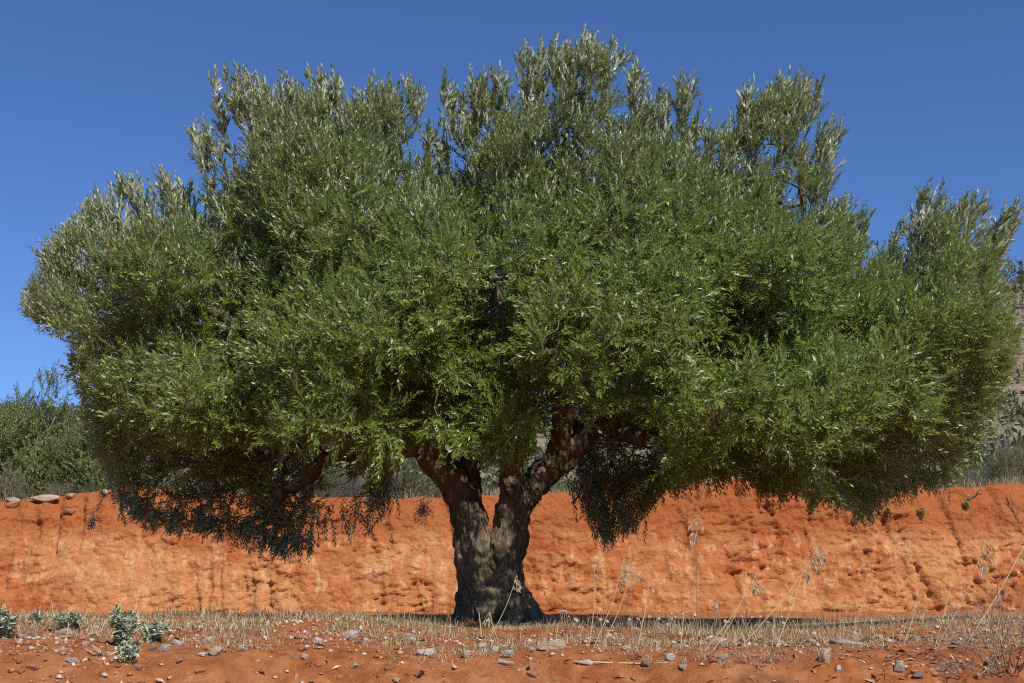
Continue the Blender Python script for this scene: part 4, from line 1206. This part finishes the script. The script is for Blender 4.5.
# ------------------------------------------------------------------ thorny bare shrub at the right edge
def bare_shrub(loc, rad, hgt, n0, label):
    o = empty('bare_shrub', loc); polys = []; tips = []
    def rec(p, d, L, r_, lv):
        e_ = p + d * L; m_ = p + d * L * .5 + rng.normal(size=3) * L * .08
        polys.append(([p, m_, e_], [r_, r_ * .85, r_ * .7]))
        if lv == 0: tips.append(e_); return
        for k in range(rng.integers(2, 4)):
            f = rng.uniform(.45, 1); rec(p + d * L * f, norm(d + rng.normal(size=3) * .55 + np.array([0, 0, .1])), L * rng.uniform(.5, .8), r_ * .65, lv - 1)
    for k in range(n0):
        a = rng.uniform(0, 6.28); rec(np.array([math.cos(a) * .05, math.sin(a) * .05, 0]), norm(np.array([math.cos(a) * rad, math.sin(a) * rad, hgt * rng.uniform(.35, 1.1)])), .45 * hgt * rng.uniform(.6, 1), .0028, 3)
        tubes('stem', polys, M['dry_twig'], o, 4); polys.clear()
    tag(o, label, 'bare shrub', 'bare shrubs on the slope')
bare_shrub(hit(1008., 672.), .34, .66, 15, 'bare thorny brown shrub at the lower right edge')
bare_shrub(hit(972., 676.), .25, .20, 12, 'low tangle of dark twigs left of the thorny shrub')
bare_shrub(hit(752., 662.), .16, .12, 8, 'small tangle of dry twigs in straw right of the big pale stone')

# dead stick on the bank top and the thin dead stem near it
def stick(pts, r0, label, Y=3.5):
    P = np.array([bank_hit(x, y_) + np.array([0, -r0, r0 * .4]) for x, y_ in pts])
    q_ = spline(P, 5)
    o = tubes('dead_stick', [(q_, np.linspace(r0, r0 * .4, len(q_))), (np.array([q_[len(q_) // 2], q_[len(q_) // 2] + np.array([.06, -.02, .09])]), [r0 * .6, r0 * .3])], M['dead_wood'], None, 6)
    tag(o, label, 'stick')
stick([(968, 500), (976, 496), (982, 493)], .018, 'short dark dead stick on the upper bank at right')
stick([(1007, 497), (1012, 510), (1018, 520), (1021, 532)], .009, 'thin dead stem hanging down the bank at the right edge')
stick([(704, 486), (700, 500), (696, 511), (692, 514)], .010, 'pale broken twig hanging on the bank below the crown')

# ------------------------------------------------------------------ black irrigation hose
hp = []
for x, y_ in [(604, 627), (630, 628), (660, 629), (700, 629.5), (740, 630), (790, 629.5), (840, 627), (880, 624.5), (920, 622), (960, 619.5), (1000, 617), (1030, 615.5)]:
    q_ = hit(float(x), float(y_))
    if q_[1] > -2.1:
        q_ = at(np.array(float(x)), np.array(float(y_)), -2.2 + .12 * math.sin(x * .02)); q_[2] = float(ground_h(q_[0], q_[1]))
    hp.append(q_ + np.array([0, 0, .012]))
hp = np.array(hp)
hp = np.vstack([hp[0] + [-.12, .05, -.03], hp, hp[-1] + np.array([2.2, .1, 0])]); hp[-1, 2] = float(ground_h(hp[-1, 0], hp[-1, 1])) + .02
hq = spline(hp, 8)
tag(tubes('irrigation_hose', [(hq, np.full(len(hq), .0095))], M['hose'], None, 8), 'black irrigation hose along the foot of the bank at right', 'hose')

# ------------------------------------------------------------------ light, sky, camera
el, az = R(SUN_EL), R(SUN_AZ)
to_sun = np.array([math.sin(az) * math.cos(el), math.cos(az) * math.cos(el), math.sin(el)])
ld = bpy.data.lights.new('sun', 'SUN'); ld.energy = 5.0; ld.angle = R(.53); ld.color = (1, .95, .87)
lo = bpy.data.objects.new('sun', ld); link(lo)
from mathutils import Vector
lo.rotation_euler = Vector(to_sun).to_track_quat('Z', 'Y').to_euler()
w = bpy.data.worlds.new('World'); scene.world = w; w.use_nodes = True
nt = w.node_tree
bg = nt.nodes['Background']
sky = nt.nodes.new('ShaderNodeTexSky'); sky.sky_type = 'NISHITA'; sky.sun_disc = False
sky.sun_elevation = el; sky.sun_rotation = az
sky.altitude = 800; sky.air_density = 1.0; sky.dust_density = 0; sky.ozone_density = 8
nb_ = NB(nt); nt.links.new(nb_.mix(1.0, sky.outputs[0], (.92, 1.02, 1.26), 'MULTIPLY'), bg.inputs[0]); bg.inputs[1].default_value = .10

cd = bpy.data.cameras.new('camera'); cam = link(bpy.data.objects.new('camera', cd))
cd.sensor_width = 36; cd.lens = FOC / 1024 * 36; cd.clip_end = 2000; cd.clip_start = .05
cam.location = CAM; cam.rotation_euler = (R(90) + PITCH, 0, 0)
scene.camera = cam
scene.view_settings.view_transform = 'Standard'; scene.view_settings.look = 'None'
scene.view_settings.exposure = 0; scene.view_settings.gamma = 1
scene.cycles.use_denoising = False; scene.cycles.pixel_filter_type = 'BLACKMAN_HARRIS'; scene.cycles.filter_width = 1.15
scene.cycles.max_bounces = 6; scene.cycles.transparent_max_bounces = 4
